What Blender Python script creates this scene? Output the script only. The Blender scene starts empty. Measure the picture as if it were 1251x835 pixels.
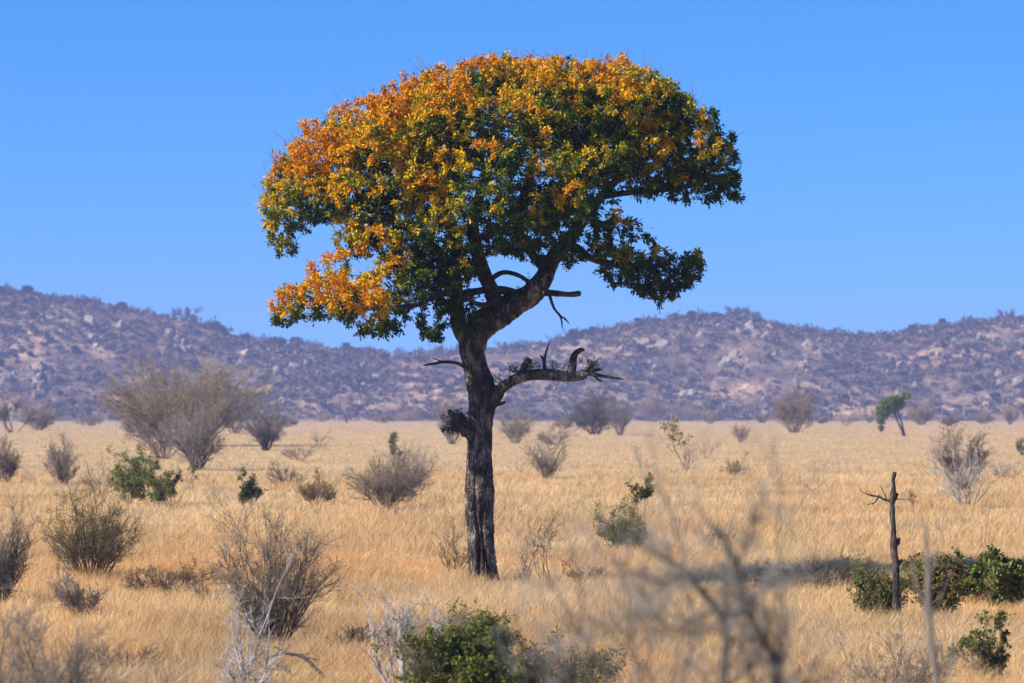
import bpy, math
import numpy as np
SC = bpy.context.scene
COL = SC.collection
R = math.radians

# ------------------------------------------------------------------ camera
F, CX, HY = 4000.0, 625.5, 505.0      # focal length and horizon measured on the 1251 x 835 photograph
CZ, GZ = 3.7, 0.3                     # eye height, height of the grass mat
cam_d = bpy.data.cameras.new("camera"); cam = bpy.data.objects.new("camera", cam_d); COL.objects.link(cam)
cam.location = (0, 0, CZ); cam.rotation_euler = (R(90), 0, 0)
cam_d.sensor_width = 36; cam_d.lens = 36 * F / 1251
cam_d.shift_y = (HY - 417.5) / 1251
cam_d.clip_start = 0.5; cam_d.clip_end = 8000
cam_d.dof.use_dof = True; cam_d.dof.focus_distance = 67.0; cam_d.dof.aperture_fstop = 2.4
SC.camera = cam

# ------------------------------------------------------------------ light
SUN_EL, SUN_AZ = 35.0, 22.0           # height; degrees towards the viewer from due left
sdir = np.array([-math.cos(R(SUN_AZ)) * math.cos(R(SUN_EL)), -math.sin(R(SUN_AZ)) * math.cos(R(SUN_EL)), math.sin(R(SUN_EL))])
w = bpy.data.worlds.new("World"); SC.world = w; w.use_nodes = True
nt = w.node_tree; nt.nodes.clear()
out = nt.nodes.new("ShaderNodeOutputWorld"); bg = nt.nodes.new("ShaderNodeBackground")
sky = nt.nodes.new("ShaderNodeTexSky"); sky.sky_type = 'NISHITA'; sky.sun_disc = False
sky.sun_elevation = R(SUN_EL); sky.sun_rotation = math.atan2(sdir[0], sdir[1])
sky.altitude = 400; sky.air_density = 1.0; sky.dust_density = 0.0; sky.ozone_density = 4.0
tc = nt.nodes.new("ShaderNodeTexCoord"); mp = nt.nodes.new("ShaderNodeMapping"); mp.vector_type = 'POINT'
mp.inputs['Location'].default_value = (0, 0, 0.15)      # clear dry air: the deep blue starts low over the hills
hs = nt.nodes.new("ShaderNodeHueSaturation"); hs.inputs['Saturation'].default_value = 1.36; hs.inputs['Hue'].default_value = 0.507
nt.links.new(tc.outputs['Generated'], mp.inputs['Vector']); nt.links.new(mp.outputs[0], sky.inputs['Vector'])
nt.links.new(sky.outputs[0], hs.inputs['Color']); nt.links.new(hs.outputs[0], bg.inputs['Color'])
bg.inputs['Strength'].default_value = 0.126
nt.links.new(bg.outputs[0], out.inputs[0])
sl = bpy.data.lights.new("sun", 'SUN'); sl.energy = 5.0; sl.angle = R(0.5); sl.color = (1.0, 0.93, 0.82)
so = bpy.data.objects.new("sun", sl); COL.objects.link(so)
from mathutils import Vector
so.rotation_euler = Vector(sdir).to_track_quat('Z', 'Y').to_euler(); so.location = (-30, -10, 40)
SC.view_settings.view_transform = 'Standard'; SC.view_settings.look = 'None'
SC.view_settings.exposure = 0.8; SC.view_settings.gamma = 1.0
SC.render.engine = 'CYCLES'
cy = SC.cycles; cy.max_bounces = 6; cy.diffuse_bounces = 3; cy.glossy_bounces = 2; cy.transmission_bounces = 3
cy.transparent_max_bounces = 8; cy.volume_bounces = 0; cy.use_denoising = True; cy.sample_clamp_indirect = 4

# ------------------------------------------------------------------ helpers
def dist(py): return F * (CZ - GZ) / (py - HY)
def P(px, py, D): return np.array([(px - CX) / F * D, D, CZ + (HY - py) / F * D])

def _hash(i, j, k, s):
    h = (i.astype(np.int64) * 374761393 + j.astype(np.int64) * 668265263 + k.astype(np.int64) * 2147483647 + s * 974634777) & 0xffffffff
    h = ((h ^ (h >> 13)) * 1274126177) & 0xffffffff
    h = ((h ^ (h >> 16)) * 2246822519) & 0xffffffff
    return ((h ^ (h >> 15)) & 0xffffff) / float(0xffffff) * 2 - 1
def vnoise(p, s=0):
    p = np.asarray(p, float); i = np.floor(p); f = p - i; f = f * f * (3 - 2 * f)
    r = 0
    for a in (0, 1):
        for b in (0, 1):
            for c in (0, 1):
                wgt = (f[..., 0] if a else 1 - f[..., 0]) * (f[..., 1] if b else 1 - f[..., 1]) * (f[..., 2] if c else 1 - f[..., 2])
                r = r + wgt * _hash(i[..., 0] + a, i[..., 1] + b, i[..., 2] + c, s)
    return r
def fbm(p, o=4, s=0):
    p = np.asarray(p, float); r = 0; a = 1; t = 0
    for k in range(o):
        r = r + a * vnoise(p, s + k * 7); t += a; a *= .5; p = p * 2.03 + 11.7
    return r / t
def n2(x, y, sc, o=4, s=0): return fbm(np.stack([x / sc, y / sc, np.full_like(x, .37)], -1), o, s)

def norm(v): return v / np.maximum(np.linalg.norm(v, axis=-1, keepdims=True), 1e-9)

def mk_mesh(name, V, Fs, mat, cols=None, smooth=False):
    """V (n,3); Fs list of (m,k) index arrays; cols (n,3) real surface colour per vertex"""
    V = np.asarray(V, np.float32).reshape(-1, 3); Fs = [np.asarray(f, np.int32) for f in Fs if len(f)]
    me = bpy.data.meshes.new(name)
    me.vertices.add(len(V)); me.vertices.foreach_set("co", V.ravel())
    nl = sum(f.size for f in Fs); npoly = sum(len(f) for f in Fs)
    me.loops.add(nl); me.polygons.add(npoly)
    me.loops.foreach_set("vertex_index", np.concatenate([f.ravel() for f in Fs]))
    tot = np.concatenate([np.full(len(f), f.shape[1], np.int32) for f in Fs])
    me.polygons.foreach_set("loop_start", np.concatenate([[0], np.cumsum(tot)[:-1]]).astype(np.int32))
    me.update(calc_edges=True)
    if smooth: me.polygons.foreach_set("use_smooth", np.ones(npoly, bool))
    if cols is not None:
        a = me.color_attributes.new("tint", 'FLOAT_COLOR', 'POINT')
        c = np.ones((len(V), 4), np.float32); c[:, :3] = cols; a.data.foreach_set("color", c.ravel())
    me.materials.append(mat)
    return me
def link(name, me, parent=None, loc=None):
    o = bpy.data.objects.new(name, me); COL.objects.link(o)
    if parent is not None: o.parent = parent
    if loc is not None: o.location = loc
    return o
def thing(name, label, cat, loc, group=None, rz=0, sc=(1, 1, 1)):
    o = bpy.data.objects.new(name, None); COL.objects.link(o)
    o.empty_display_size = .2; o.location = loc; o.rotation_euler = (0, 0, rz); o.scale = sc
    o["label"] = label; o["category"] = cat
    if group: o["group"] = group
    return o
def tag(o, label, cat, group=None):
    o["label"] = label; o["category"] = cat
    if group: o["group"] = group
def dup(root, loc, rz, sc, label, group=None):
    r = root.copy(); COL.objects.link(r); r.location = loc; r.rotation_euler = (0, 0, rz); r.scale = sc
    r["label"] = label
    if group: r["group"] = group
    for ch in list(root.children):
        c = ch.copy(); COL.objects.link(c); c.parent = r
    return r

class Acc:
    """collects pieces into one mesh"""
    def __init__(s): s.V, s.F, s.C, s.n = [], {}, [], 0
    def add(s, V, Fc, C=None):
        V = V.reshape(-1, 3); s.V.append(V); s.F.setdefault(Fc.shape[1], []).append(Fc + s.n); s.n += len(V)
        s.C.append(np.ones((len(V), 3)) * .5 if C is None else np.broadcast_to(C, V.shape).copy() if np.ndim(C) < 2 else C)
    def mesh(s, name, mat, smooth=False):
        return mk_mesh(name, np.concatenate(s.V), [np.concatenate(f) for f in s.F.values()], mat, np.concatenate(s.C), smooth)

def tubes(Pl, Rd, S=4):
    """M polylines of K points -> verts, quads"""
    Pl = np.asarray(Pl, float); M, K, _ = Pl.shape
    T = np.empty_like(Pl); T[:, 1:-1] = Pl[:, 2:] - Pl[:, :-2]; T[:, 0] = Pl[:, 1] - Pl[:, 0]; T[:, -1] = Pl[:, -1] - Pl[:, -2]
    T = norm(T); ov = norm(Pl[:, -1] - Pl[:, 0])
    ref = np.where(np.abs(ov[:, 2:3]) > .8, [[0, 1., 0]], [[0, 0, 1.]])[:, None, :]
    U = norm(np.cross(T, np.broadcast_to(ref, T.shape))); W = np.cross(T, U)
    a = np.arange(S) * 2 * np.pi / S
    V = Pl[:, :, None] + Rd[:, :, None, None] * (np.cos(a)[None, None, :, None] * U[:, :, None] + np.sin(a)[None, None, :, None] * W[:, :, None])
    idx = np.arange(M * K * S).reshape(M, K, S)
    q = np.stack([idx[:, :-1], np.roll(idx[:, :-1], -1, 2), np.roll(idx[:, 1:], -1, 2), idx[:, 1:]], -1).reshape(-1, 4)
    return V.reshape(-1, 3), q

def resample(pts, rad, n):
    """smooth resampling of a polyline (Catmull-Rom)"""
    pts = np.asarray(pts, float); rad = np.asarray(rad, float)
    A = np.concatenate([pts, rad[:, None]], 1); A = np.vstack([2 * A[0] - A[1], A, 2 * A[-1] - A[-2]])
    L = np.r_[0, np.cumsum(np.linalg.norm(np.diff(pts, axis=0), axis=1))]; m = len(pts)
    t = np.interp(np.linspace(0, L[-1], n), L, np.arange(m)); i = np.minimum(t.astype(int), m - 2); f = (t - i)[:, None]
    a, b, c, d = A[i], A[i + 1], A[i + 2], A[i + 3]
    q = .5 * (2 * b + (c - a) * f + (2 * a - 5 * b + 4 * c - d) * f ** 2 + (3 * b - a - 3 * c + d) * f ** 3)
    return q[:, :3], np.maximum(q[:, 3], .003)

def grow(Pl, Rd, n, rng, t=(.3, 1), lf=.5, ang=(25, 55), up=.15, K=4, jit=.18, rs=.6, rmin=.0015):
    M, Kp, _ = Pl.shape; idx = np.repeat(np.arange(M), n); m = len(idx)
    tt = rng.uniform(t[0], t[1], m) * (Kp - 1) * .999; i = tt.astype(int); f = (tt - i)[:, None]
    a, b = Pl[idx, i], Pl[idx, i + 1]; pos = a + (b - a) * f; d = norm(b - a)
    r = Rd[idx, i] * (1 - f[:, 0]) + Rd[idx, i + 1] * f[:, 0]
    L = np.linalg.norm(np.diff(Pl, axis=1), axis=2).sum(1)[idx]
    per = norm(np.cross(d, rng.normal(size=(m, 3)))); an = np.radians(rng.uniform(ang[0], ang[1], m))[:, None]
    d = norm(np.cos(an) * d + np.sin(an) * per + np.array([0, 0, up]))
    Ln = L * lf * rng.uniform(.5, 1.25, m) * (1 - .35 * tt / (Kp - 1))
    return walk(pos, d, Ln, np.maximum(r * rs, rmin), rng, K, jit, up * .4)
def walk(pos, d, Ln, r0, rng, K, jit, up=0., tip=.35):
    m = len(pos); out = np.empty((m, K, 3)); out[:, 0] = pos; p = pos; st = (Ln / (K - 1))[:, None]
    for k in range(1, K):
        d = norm(d + rng.normal(size=(m, 3)) * jit + np.array([0, 0, up])); p = p + d * st; out[:, k] = p
    return out, r0[:, None] * np.linspace(1, tip, K)[None]

def leaves(pos, d, nrm, L, Wd, col):
    """folded four-point leaves growing from pos along d"""
    d = norm(d); s = norm(np.cross(nrm, d)); nn = np.cross(d, s); L = L[:, None]; Wd = Wd[:, None]
    V = np.stack([pos, pos + d * L * .55 + s * Wd * .5 + nn * Wd * .12, pos + d * L - nn * L * .12, pos + d * L * .55 - s * Wd * .5 + nn * Wd * .12], 1)
    n = len(pos); b = np.arange(n)[:, None] * 4
    Fc = np.concatenate([b + [0, 1, 2], b + [0, 2, 3]], 0)
    return V.reshape(-1, 3), Fc, np.repeat(col, 4, 0)

# ------------------------------------------------------------------ materials
def newmat(name):
    m = bpy.data.materials.new(name); m.use_nodes = True; n = m.node_tree; n.nodes.clear()
    o = n.nodes.new("ShaderNodeOutputMaterial"); return m, n, o
def N(n, t, **kw):
    x = n.nodes.new(t)
    for k, v in kw.items():
        if k in x.inputs: x.inputs[k].default_value = v
        else: setattr(x, k, v)
    return x
def tint(n):
    a = n.nodes.new("ShaderNodeVertexColor"); a.layer_name = "tint"; return a.outputs['Color']
def leaf_mat(name, trans=.35, gloss=.25, rough=.45):
    m, n, o = newmat(name)
    p = N(n, "ShaderNodeBsdfPrincipled", Roughness=rough); p.inputs['Specular IOR Level'].default_value = gloss
    t = N(n, "ShaderNodeBsdfTranslucent"); mx = N(n, "ShaderNodeMixShader"); mx.inputs[0].default_value = trans
    n.links.new(tint(n), p.inputs['Base Color']); n.links.new(tint(n), t.inputs['Color'])
    n.links.new(p.outputs[0], mx.inputs[1]); n.links.new(t.outputs[0], mx.inputs[2]); n.links.new(mx.outputs[0], o.inputs[0])
    return m
M_LEAF = leaf_mat("leaf", .30, .12, .5)
M_GRASS = leaf_mat("straw", .35, .15, .6)
def ramp(n, fac, stops):
    r = n.nodes.new("ShaderNodeValToRGB"); e = r.color_ramp.elements
    while len(e) > 1: e.remove(e[-1])
    e[0].position = stops[0][0]; e[0].color = (*stops[0][1], 1)
    for p_, c in stops[1:]:
        x = e.new(p_); x.color = (*c, 1)
    n.links.new(fac, r.inputs[0]); return r.outputs[0]
def bark_mat(name, dark, mid, light, scale=6., stretch=.22, bump=.03):
    m, n, o = newmat(name); p = N(n, "ShaderNodeBsdfPrincipled", Roughness=.85); p.inputs['Specular IOR Level'].default_value = .2
    tcn = n.nodes.new("ShaderNodeTexCoord"); mpn = n.nodes.new("ShaderNodeMapping"); mpn.inputs['Scale'].default_value = (1, 1, stretch)
    n.links.new(tcn.outputs['Object'], mpn.inputs[0])
    a = N(n, "ShaderNodeTexNoise", Scale=scale, Detail=6., Roughness=.65); n.links.new(mpn.outputs[0], a.inputs['Vector'])
    v = N(n, "ShaderNodeTexVoronoi", Scale=scale * 1.6); v.feature = 'DISTANCE_TO_EDGE'; n.links.new(mpn.outputs[0], v.inputs['Vector'])
    b = N(n, "ShaderNodeTexNoise", Scale=1.7, Detail=3.); n.links.new(tcn.outputs['Object'], b.inputs['Vector'])
    ad = N(n, "ShaderNodeMath"); ad.operation = 'ADD'; n.links.new(a.outputs[0], ad.inputs[0])
    ml = N(n, "ShaderNodeMath"); ml.operation = 'MULTIPLY_ADD'; n.links.new(b.outputs[0], ml.inputs[0]); ml.inputs[1].default_value = .7; ml.inputs[2].default_value = -.35
    n.links.new(ml.outputs[0], ad.inputs[1])
    c = ramp(n, ad.outputs[0], [(.33, dark), (.5, mid), (.68, light)])
    n.links.new(c, p.inputs['Base Color'])
    mu = N(n, "ShaderNodeMath"); mu.operation = 'MINIMUM'; n.links.new(v.outputs['Distance'], mu.inputs[0]); mu.inputs[1].default_value = .18
    ad2 = N(n, "ShaderNodeMath"); ad2.operation = 'MULTIPLY_ADD'; n.links.new(mu.outputs[0], ad2.inputs[0]); ad2.inputs[1].default_value = 3.; n.links.new(a.outputs[0], ad2.inputs[2])
    bp = N(n, "ShaderNodeBump", Strength=1., Distance=bump); n.links.new(ad2.outputs[0], bp.inputs['Height']); n.links.new(bp.outputs[0], p.inputs['Normal'])
    n.links.new(p.outputs[0], o.inputs[0]); return m
M_BARK = bark_mat("tree_bark", (.022, .017, .014), (.075, .06, .048), (.30, .25, .20), 8., .42, .07)
M_LIMB = bark_mat("limb_bark", (.015, .012, .010), (.04, .032, .026), (.12, .10, .08), 9., 1., .02)
M_SNAG = bark_mat("snag_bark", (.018, .013, .011), (.05, .038, .03), (.13, .10, .08), 14., .3, .015)
m, n, o = newmat("twigs"); M_TWIG = m
p = N(n, "ShaderNodeBsdfPrincipled", Roughness=.8); p.inputs['Specular IOR Level'].default_value = .2
tcn = n.nodes.new("ShaderNodeTexCoord"); nn_ = N(n, "ShaderNodeTexNoise", Scale=3., Detail=3.); n.links.new(tcn.outputs['Object'], nn_.inputs['Vector'])
mxx = N(n, "ShaderNodeMix"); mxx.data_type = 'RGBA'; mxx.blend_type = 'MULTIPLY'; mxx.inputs[0].default_value = 1.
n.links.new(tint(n), mxx.inputs[6]); n.links.new(ramp(n, nn_.outputs[0], [(.3, (.6, .58, .55)), (.7, (1.25, 1.25, 1.25))]), mxx.inputs[7])
n.links.new(mxx.outputs[2], p.inputs['Base Color']); n.links.new(p.outputs[0], o.inputs[0])

# ground under the grass: straw litter and soil
m, n, o = newmat("soil_and_litter"); M_GROUND = m
p = N(n, "ShaderNodeBsdfPrincipled", Roughness=.95); p.inputs['Specular IOR Level'].default_value = .1
tcn = n.nodes.new("ShaderNodeTexCoord")
a = N(n, "ShaderNodeTexNoise", Scale=.12, Detail=8., Roughness=.7); n.links.new(tcn.outputs['Object'], a.inputs['Vector'])
b = N(n, "ShaderNodeTexNoise", Scale=14., Detail=4.); n.links.new(tcn.outputs['Object'], b.inputs['Vector'])
mx = N(n, "ShaderNodeMix"); mx.data_type = 'RGBA'; mx.blend_type = 'MULTIPLY'; mx.inputs[0].default_value = 1.
n.links.new(ramp(n, a.outputs[0], [(.3, (.46, .30, .14)), (.5, (.56, .39, .19)), (.7, (.64, .46, .25))]), mx.inputs[6])
n.links.new(ramp(n, b.outputs[0], [(.3, (.55, .5, .45)), (.6, (1., 1., 1.))]), mx.inputs[7])
n.links.new(mx.outputs[2], p.inputs['Base Color'])
bp = N(n, "ShaderNodeBump", Strength=.6, Distance=.05); n.links.new(b.outputs[0], bp.inputs['Height']); n.links.new(bp.outputs[0], p.inputs['Normal'])
n.links.new(p.outputs[0], o.inputs[0])

# hillside: dry scrubby soil with granite showing through
m, n, o = newmat("hillside"); M_HILL = m
p = N(n, "ShaderNodeBsdfPrincipled", Roughness=.95); p.inputs['Specular IOR Level'].default_value = .1
tcn = n.nodes.new("ShaderNodeTexCoord")
a = N(n, "ShaderNodeTexNoise", Scale=.09, Detail=7., Roughness=.65); n.links.new(tcn.outputs['Object'], a.inputs['Vector'])
b = N(n, "ShaderNodeTexNoise", Scale=.35, Detail=5., Roughness=.7); n.links.new(tcn.outputs['Object'], b.inputs['Vector'])
c1 = ramp(n, b.outputs[0], [(.32, (.15, .105, .08)), (.5, (.21, .155, .12)), (.68, (.30, .23, .17))])
c2 = ramp(n, b.outputs[0], [(.3, (.26, .17, .12)), (.5, (.40, .30, .22)), (.7, (.50, .42, .34))])
mx = N(n, "ShaderNodeMix"); mx.data_type = 'RGBA'
n.links.new(ramp(n, a.outputs[0], [(.54, (0, 0, 0)), (.64, (1, 1, 1))]), mx.inputs[0]); n.links.new(c1, mx.inputs[6]); n.links.new(c2, mx.inputs[7])
zn = N(n, "ShaderNodeTexNoise", Scale=.018, Detail=4., Roughness=.6); n.links.new(tcn.outputs['Object'], zn.inputs['Vector'])
mz = N(n, "ShaderNodeMix"); mz.data_type = 'RGBA'; mz.blend_type = 'MULTIPLY'; mz.inputs[0].default_value = 1.
n.links.new(mx.outputs[2], mz.inputs[6]); n.links.new(ramp(n, zn.outputs[0], [(.38, (.65, .60, .52)), (.5, (1.15, 1.05, .86)), (.62, (2.0, 1.7, 1.25))]), mz.inputs[7])
n.links.new(mz.outputs[2], p.inputs['Base Color'])
bp = N(n, "ShaderNodeBump", Strength=1., Distance=2.); n.links.new(b.outputs[0], bp.inputs['Height']); n.links.new(bp.outputs[0], p.inputs['Normal'])
n.links.new(p.outputs[0], o.inputs[0])

m, n, o = newmat("granite"); M_ROCK = m
p = N(n, "ShaderNodeBsdfPrincipled", Roughness=.9); p.inputs['Specular IOR Level'].default_value = .2
tcn = n.nodes.new("ShaderNodeTexCoord"); oi = n.nodes.new("ShaderNodeObjectInfo")
a = N(n, "ShaderNodeTexNoise", Scale=.9, Detail=6., Roughness=.7); n.links.new(tcn.outputs['Object'], a.inputs['Vector'])
mx = N(n, "ShaderNodeMix"); mx.data_type = 'RGBA'; mx.blend_type = 'MULTIPLY'; mx.inputs[0].default_value = 1.
n.links.new(ramp(n, a.outputs[0], [(.35, (.12, .10, .085)), (.5, (.28, .235, .19)), (.65, (.38, .335, .28))]), mx.inputs[6])
n.links.new(ramp(n, oi.outputs['Random'], [(0., (1., .78, .62)), (.35, (1., .95, .88)), (.7, (.8, .82, .85)), (1., (1.15, 1.1, .95))]), mx.inputs[7])
n.links.new(mx.outputs[2], p.inputs['Base Color']); n.links.new(p.outputs[0], o.inputs[0])

# ------------------------------------------------------------------ ground
def spaced(lo, hi, fine, n):
    u = np.linspace(-1, 1, n); s = np.sinh(u * 4.2) / np.sinh(4.2)
    return np.where(s < 0, -s * lo, s * hi) + fine
gx = spaced(-2600, 2600, 0, 241); gy = spaced(-460, 2840, 60, 301)
GXm, GYm = np.meshgrid(gx, gy)
gz = .05 * n2(GXm, GYm, 4., 3, 5) + .02 * n2(GXm, GYm, .9, 2, 8)
gi = np.arange(GXm.size).reshape(GXm.shape)
q = np.stack([gi[:-1, :-1], gi[:-1, 1:], gi[1:, 1:], gi[1:, :-1]], -1).reshape(-1, 4)
g = link("ground", mk_mesh("ground", np.stack([GXm, GYm, gz], -1), [q], M_GROUND, smooth=True)); g["kind"] = "structure"

# ------------------------------------------------------------------ hills
CR = np.array([(-900, 380), (-400, 362), (-150, 350), (0, 358), (60, 367), (110, 374), (160, 383), (200, 390), (230, 393), (270, 404), (300, 417), (340, 424), (400, 429), (450, 433), (500, 434), (560, 434),
               (620, 429), (660, 424), (700, 416), (740, 410), (770, 400), (810, 393), (850, 390), (900, 388), (940, 397), (1000, 409), (1040, 415), (1090, 414), (1120, 405), (1170, 399), (1230, 391), (1260, 389), (1420, 376), (1700, 405), (2300, 380)], float)
HB, HC = 1490., 1760.
def hill_h(X, Y):
    px = CX + X * F / HC
    yc = np.interp(px, CR[:, 0], CR[:, 1])
    H = CZ + (HY - yc) / F * HC
    t = (Y - HB) / (HC - HB) + .10 * n2(X, Y * .3, 70., 3, 21)
    t = np.clip(t, -.05, 3)
    up = np.clip(t, 0, 1); prof = .35 * up + .65 * (up * up * (3 - 2 * up))
    prof = np.where(t > 1, 1 - .10 * (t - 1) ** 1.2, prof)
    z = H * prof
    env = np.clip(np.minimum(t * 5, 1), 0, 1) * np.clip(1.15 - t, .25, 1)
    z = z + env * (6.5 * n2(X, Y, 55., 3, 31) + 3.2 * n2(X, Y, 17., 4, 41))
    r = fbm(np.stack([X / 9., Y / 9., z * 0], -1), 3, 51); z = z + env * 3.2 * np.clip(r - .12, 0, .25) * 3.
    return np.where(t <= 0, -.6, z)
hx = np.concatenate([np.linspace(-1300, -330, 90)[:-1], np.linspace(-330, 330, 640), np.linspace(330, 1300, 90)[1:]])
hy = np.concatenate([np.linspace(1450, 1800, 230), np.linspace(1815, 2500, 40)])
HX, HYm = np.meshgrid(hx, hy); HZ = hill_h(HX, HYm)
gi = np.arange(HX.size).reshape(HX.shape)
q = np.stack([gi[:-1, :-1], gi[:-1, 1:], gi[1:, 1:], gi[1:, :-1]], -1).reshape(-1, 4)
hl = link("hills", mk_mesh("hills", np.stack([HX, HYm, HZ], -1), [q], M_HILL, smooth=True)); hl["kind"] = "structure"
def hill_at(x, y): return hill_h(np.atleast_1d(np.asarray(x, float)), np.atleast_1d(np.asarray(y, float)))
def hill_hit(px, py):
    """where the sight line of a pixel meets the hill"""
    Ys = np.linspace(1492, 1790, 600); X = (px - CX) / F * Ys; Z = CZ + (HY - py) / F * Ys
    h = hill_h(X, Ys); k = np.argmax(h > Z)
    return (X[k], Ys[k], h[k]) if (h > Z).any() else None

# scrub that covers the hillside as one mass
rng = np.random.default_rng(7)
def clumps(n, xs, ys, rr, nf, seed, colf, zoff=.35):
    rng = np.random.default_rng(seed)
    x = rng.uniform(*xs, n); y = rng.uniform(*ys, n); z = hill_h(x, y); r = rng.uniform(*rr, n)
    dn = n2(x, y * .5, 16., 3, 71) + .6 * n2(x, y * .5, 60., 2, 73)
    k = (z > .3) & (dn > rng.uniform(-.45, .25, n)); x, y, z, r = x[k], y[k], z[k], r[k]; n = len(x)
    c = colf(x, y, n, rng)
    d = norm(rng.normal(size=(n, nf, 3))); d[..., 2] = np.abs(d[..., 2]) * .9 - .1
    p = np.stack([x, y, z], -1)[:, None] + d * (r[:, None, None] * rng.uniform(.35, 1., (n, nf, 1))) ; p[..., 2] += (r * zoff)[:, None]
    s = (r[:, None] * rng.uniform(.16, .34, (n, nf)))[..., None]
    u = norm(rng.normal(size=(n, nf, 3))); v = norm(np.cross(u, rng.normal(size=(n, nf, 3))))
    V = np.stack([p + u * s, p + v * s * .7, p - u * s, p - v * s * .7], 2).reshape(-1, 3)
    cc = np.repeat(c[:, None] * rng.uniform(.75, 1.25, (n, nf, 1)), 4, 1).reshape(-1, 3)
    return V, np.arange(len(V)).reshape(-1, 4), cc
def scrubcol(x, y, n, rng):
    u = rng.random(n)[:, None]; g = n2(x, y, 30., 2, 61)[:, None]
    base = np.where(u < .55, [[.12, .088, .066]], np.where(u < .85, [[.21, .16, .10]], [[.06, .05, .035]]))
    return np.where((u > .90 - .10 * (g > .1)), [[.05, .07, .02]], base)
A = Acc()
A.add(*clumps(9000, (-300, 300), (1494, 1775), (1.2, 3.2), 34, 3, scrubcol))
A.add(*clumps(9000, (-300, 300), (1494, 1775), (.6, 1.3), 16, 4, scrubcol))
o_ = link("hillside_scrub", A.mesh("hillside_scrub", M_TWIG)); o_["kind"] = "stuff"; tag(o_, "grey purple leafless scrub covering the distant hillside", "scrub")

# ------------------------------------------------------------------ boulders on the hill
def ico(sub):
    import bmesh
    bm = bmesh.new(); bmesh.ops.create_icosphere(bm, subdivisions=sub, radius=1)
    V = np.array([v.co[:] for v in bm.verts]); Fc = np.array([[v.index for v in f.verts] for f in bm.faces]); bm.free(); return V, Fc
IV, IF = ico(4)
def boulder_mesh(seed):
    rg = np.random.default_rng(seed); V = IV.copy()
    for _ in range(11):                         # planar fracture faces
        nn = norm(rg.normal(size=3)); nn[2] = abs(nn[2]) * .7; dd = rg.uniform(.38, .8); h = V @ nn
        V = V - np.clip(h - dd, 0, None)[:, None] * nn * .92
    rdg = 1 - np.abs(fbm(V * 1.7 + seed * 5., 3, seed)) * 4.
    V = V * (1 + .16 * fbm(V * 2.6 + seed * 5., 4, seed) - .16 * np.clip(rdg, 0, 1))[:, None]
    V[:, 2] = np.maximum(V[:, 2] * rg.uniform(.7, 1.05), -.5)
    return mk_mesh("boulder", V, [IF], M_ROCK, smooth=False)
BM = [boulder_mesh(s) for s in range(7)]
rng = np.random.default_rng(12)
placed = []
outc = [(48, 452, 26, 30), (20, 440, 22, 22), (104, 392, 22, 26), (120, 410, 16, 20), (5, 462, 16, 14), (150, 400, 14, 18), (210, 410, 18, 16), (222, 430, 26, 20), (192, 460, 15, 12),
        (300, 445, 22, 20), (350, 450, 26, 22), (385, 440, 18, 15), (270, 462, 20, 16), (880, 398, 30, 16), (862, 412, 16, 12), (930, 410, 20, 12), (985, 455, 20, 14), (1110, 460, 42, 34), (1150, 440, 30, 22),
        (1215, 455, 28, 24), (1240, 470, 14, 14), (1175, 420, 22, 14), (810, 420, 26, 18), (790, 450, 26, 20), (905, 440, 30, 20), (760, 430, 24, 18), (1000, 425, 22, 14), (830, 480, 30, 14), (640, 455, 30, 16), (60, 480, 30, 14), (450, 460, 30, 18)]
tot = 0
for k in range(1400):
    if tot >= 200: break
    if k < 62:
        c = outc[k % 31]; px, py = c[0] + rng.normal() * c[2] * .3, c[1] + rng.normal() * c[3] * .3; s = rng.uniform(2.4, 4.4)
    elif rng.random() < .8:
        c = outc[rng.integers(len(outc))]; px, py = c[0] + rng.normal() * c[2] * .55, c[1] + rng.normal() * c[3] * .55
        s = rng.uniform(.8, 2.2) if rng.random() < .8 else rng.uniform(2.2, 4.6)
    else:
        px, py = rng.uniform(0, 1251), rng.uniform(380, 500); s = rng.uniform(.8, 2.1)
    if not (0 < px < 1251) or py > 503: continue
    h = hill_hit(px, py)
    if h is None: continue
    if any((h[0] - a_) ** 2 + (h[1] - b_) ** 2 < (s + c_) ** 2 * .35 for a_, b_, c_ in placed): continue
    placed.append((h[0], h[1], s)); tot += 1
    o_ = link("boulder", BM[rng.integers(7)])
    o_.location = (h[0], h[1], float(hill_at(h[0], h[1])[0]) + s * .15)
    o_.scale = (s * rng.uniform(.8, 1.3), s * rng.uniform(.8, 1.2), s * rng.uniform(.7, 1.25)); o_.rotation_euler = (rng.uniform(-.25, .25), rng.uniform(-.25, .25), rng.uniform(0, 6.28))
    wh = ("on the far left slope" if px < 90 else "on the left slope above the thorn tree" if px < 260 else "on the lower hill left of the main tree" if px < 560 else "on the hill just right of the main trunk" if px < 740 else
          "on the high middle of the right hill" if px < 960 else "in the hollow of the right hill" if px < 1090 else "on the slope at the right edge")
    big = "large" if s > 2.6 else "small" if s < 1.3 else "medium"; hgt = "upper" if py < 440 else "lower"
    tag(o_, big + " pale granite boulder " + wh + ", " + hgt + " part", "boulder", big + " granite boulders " + wh + ", " + hgt + " part")

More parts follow.
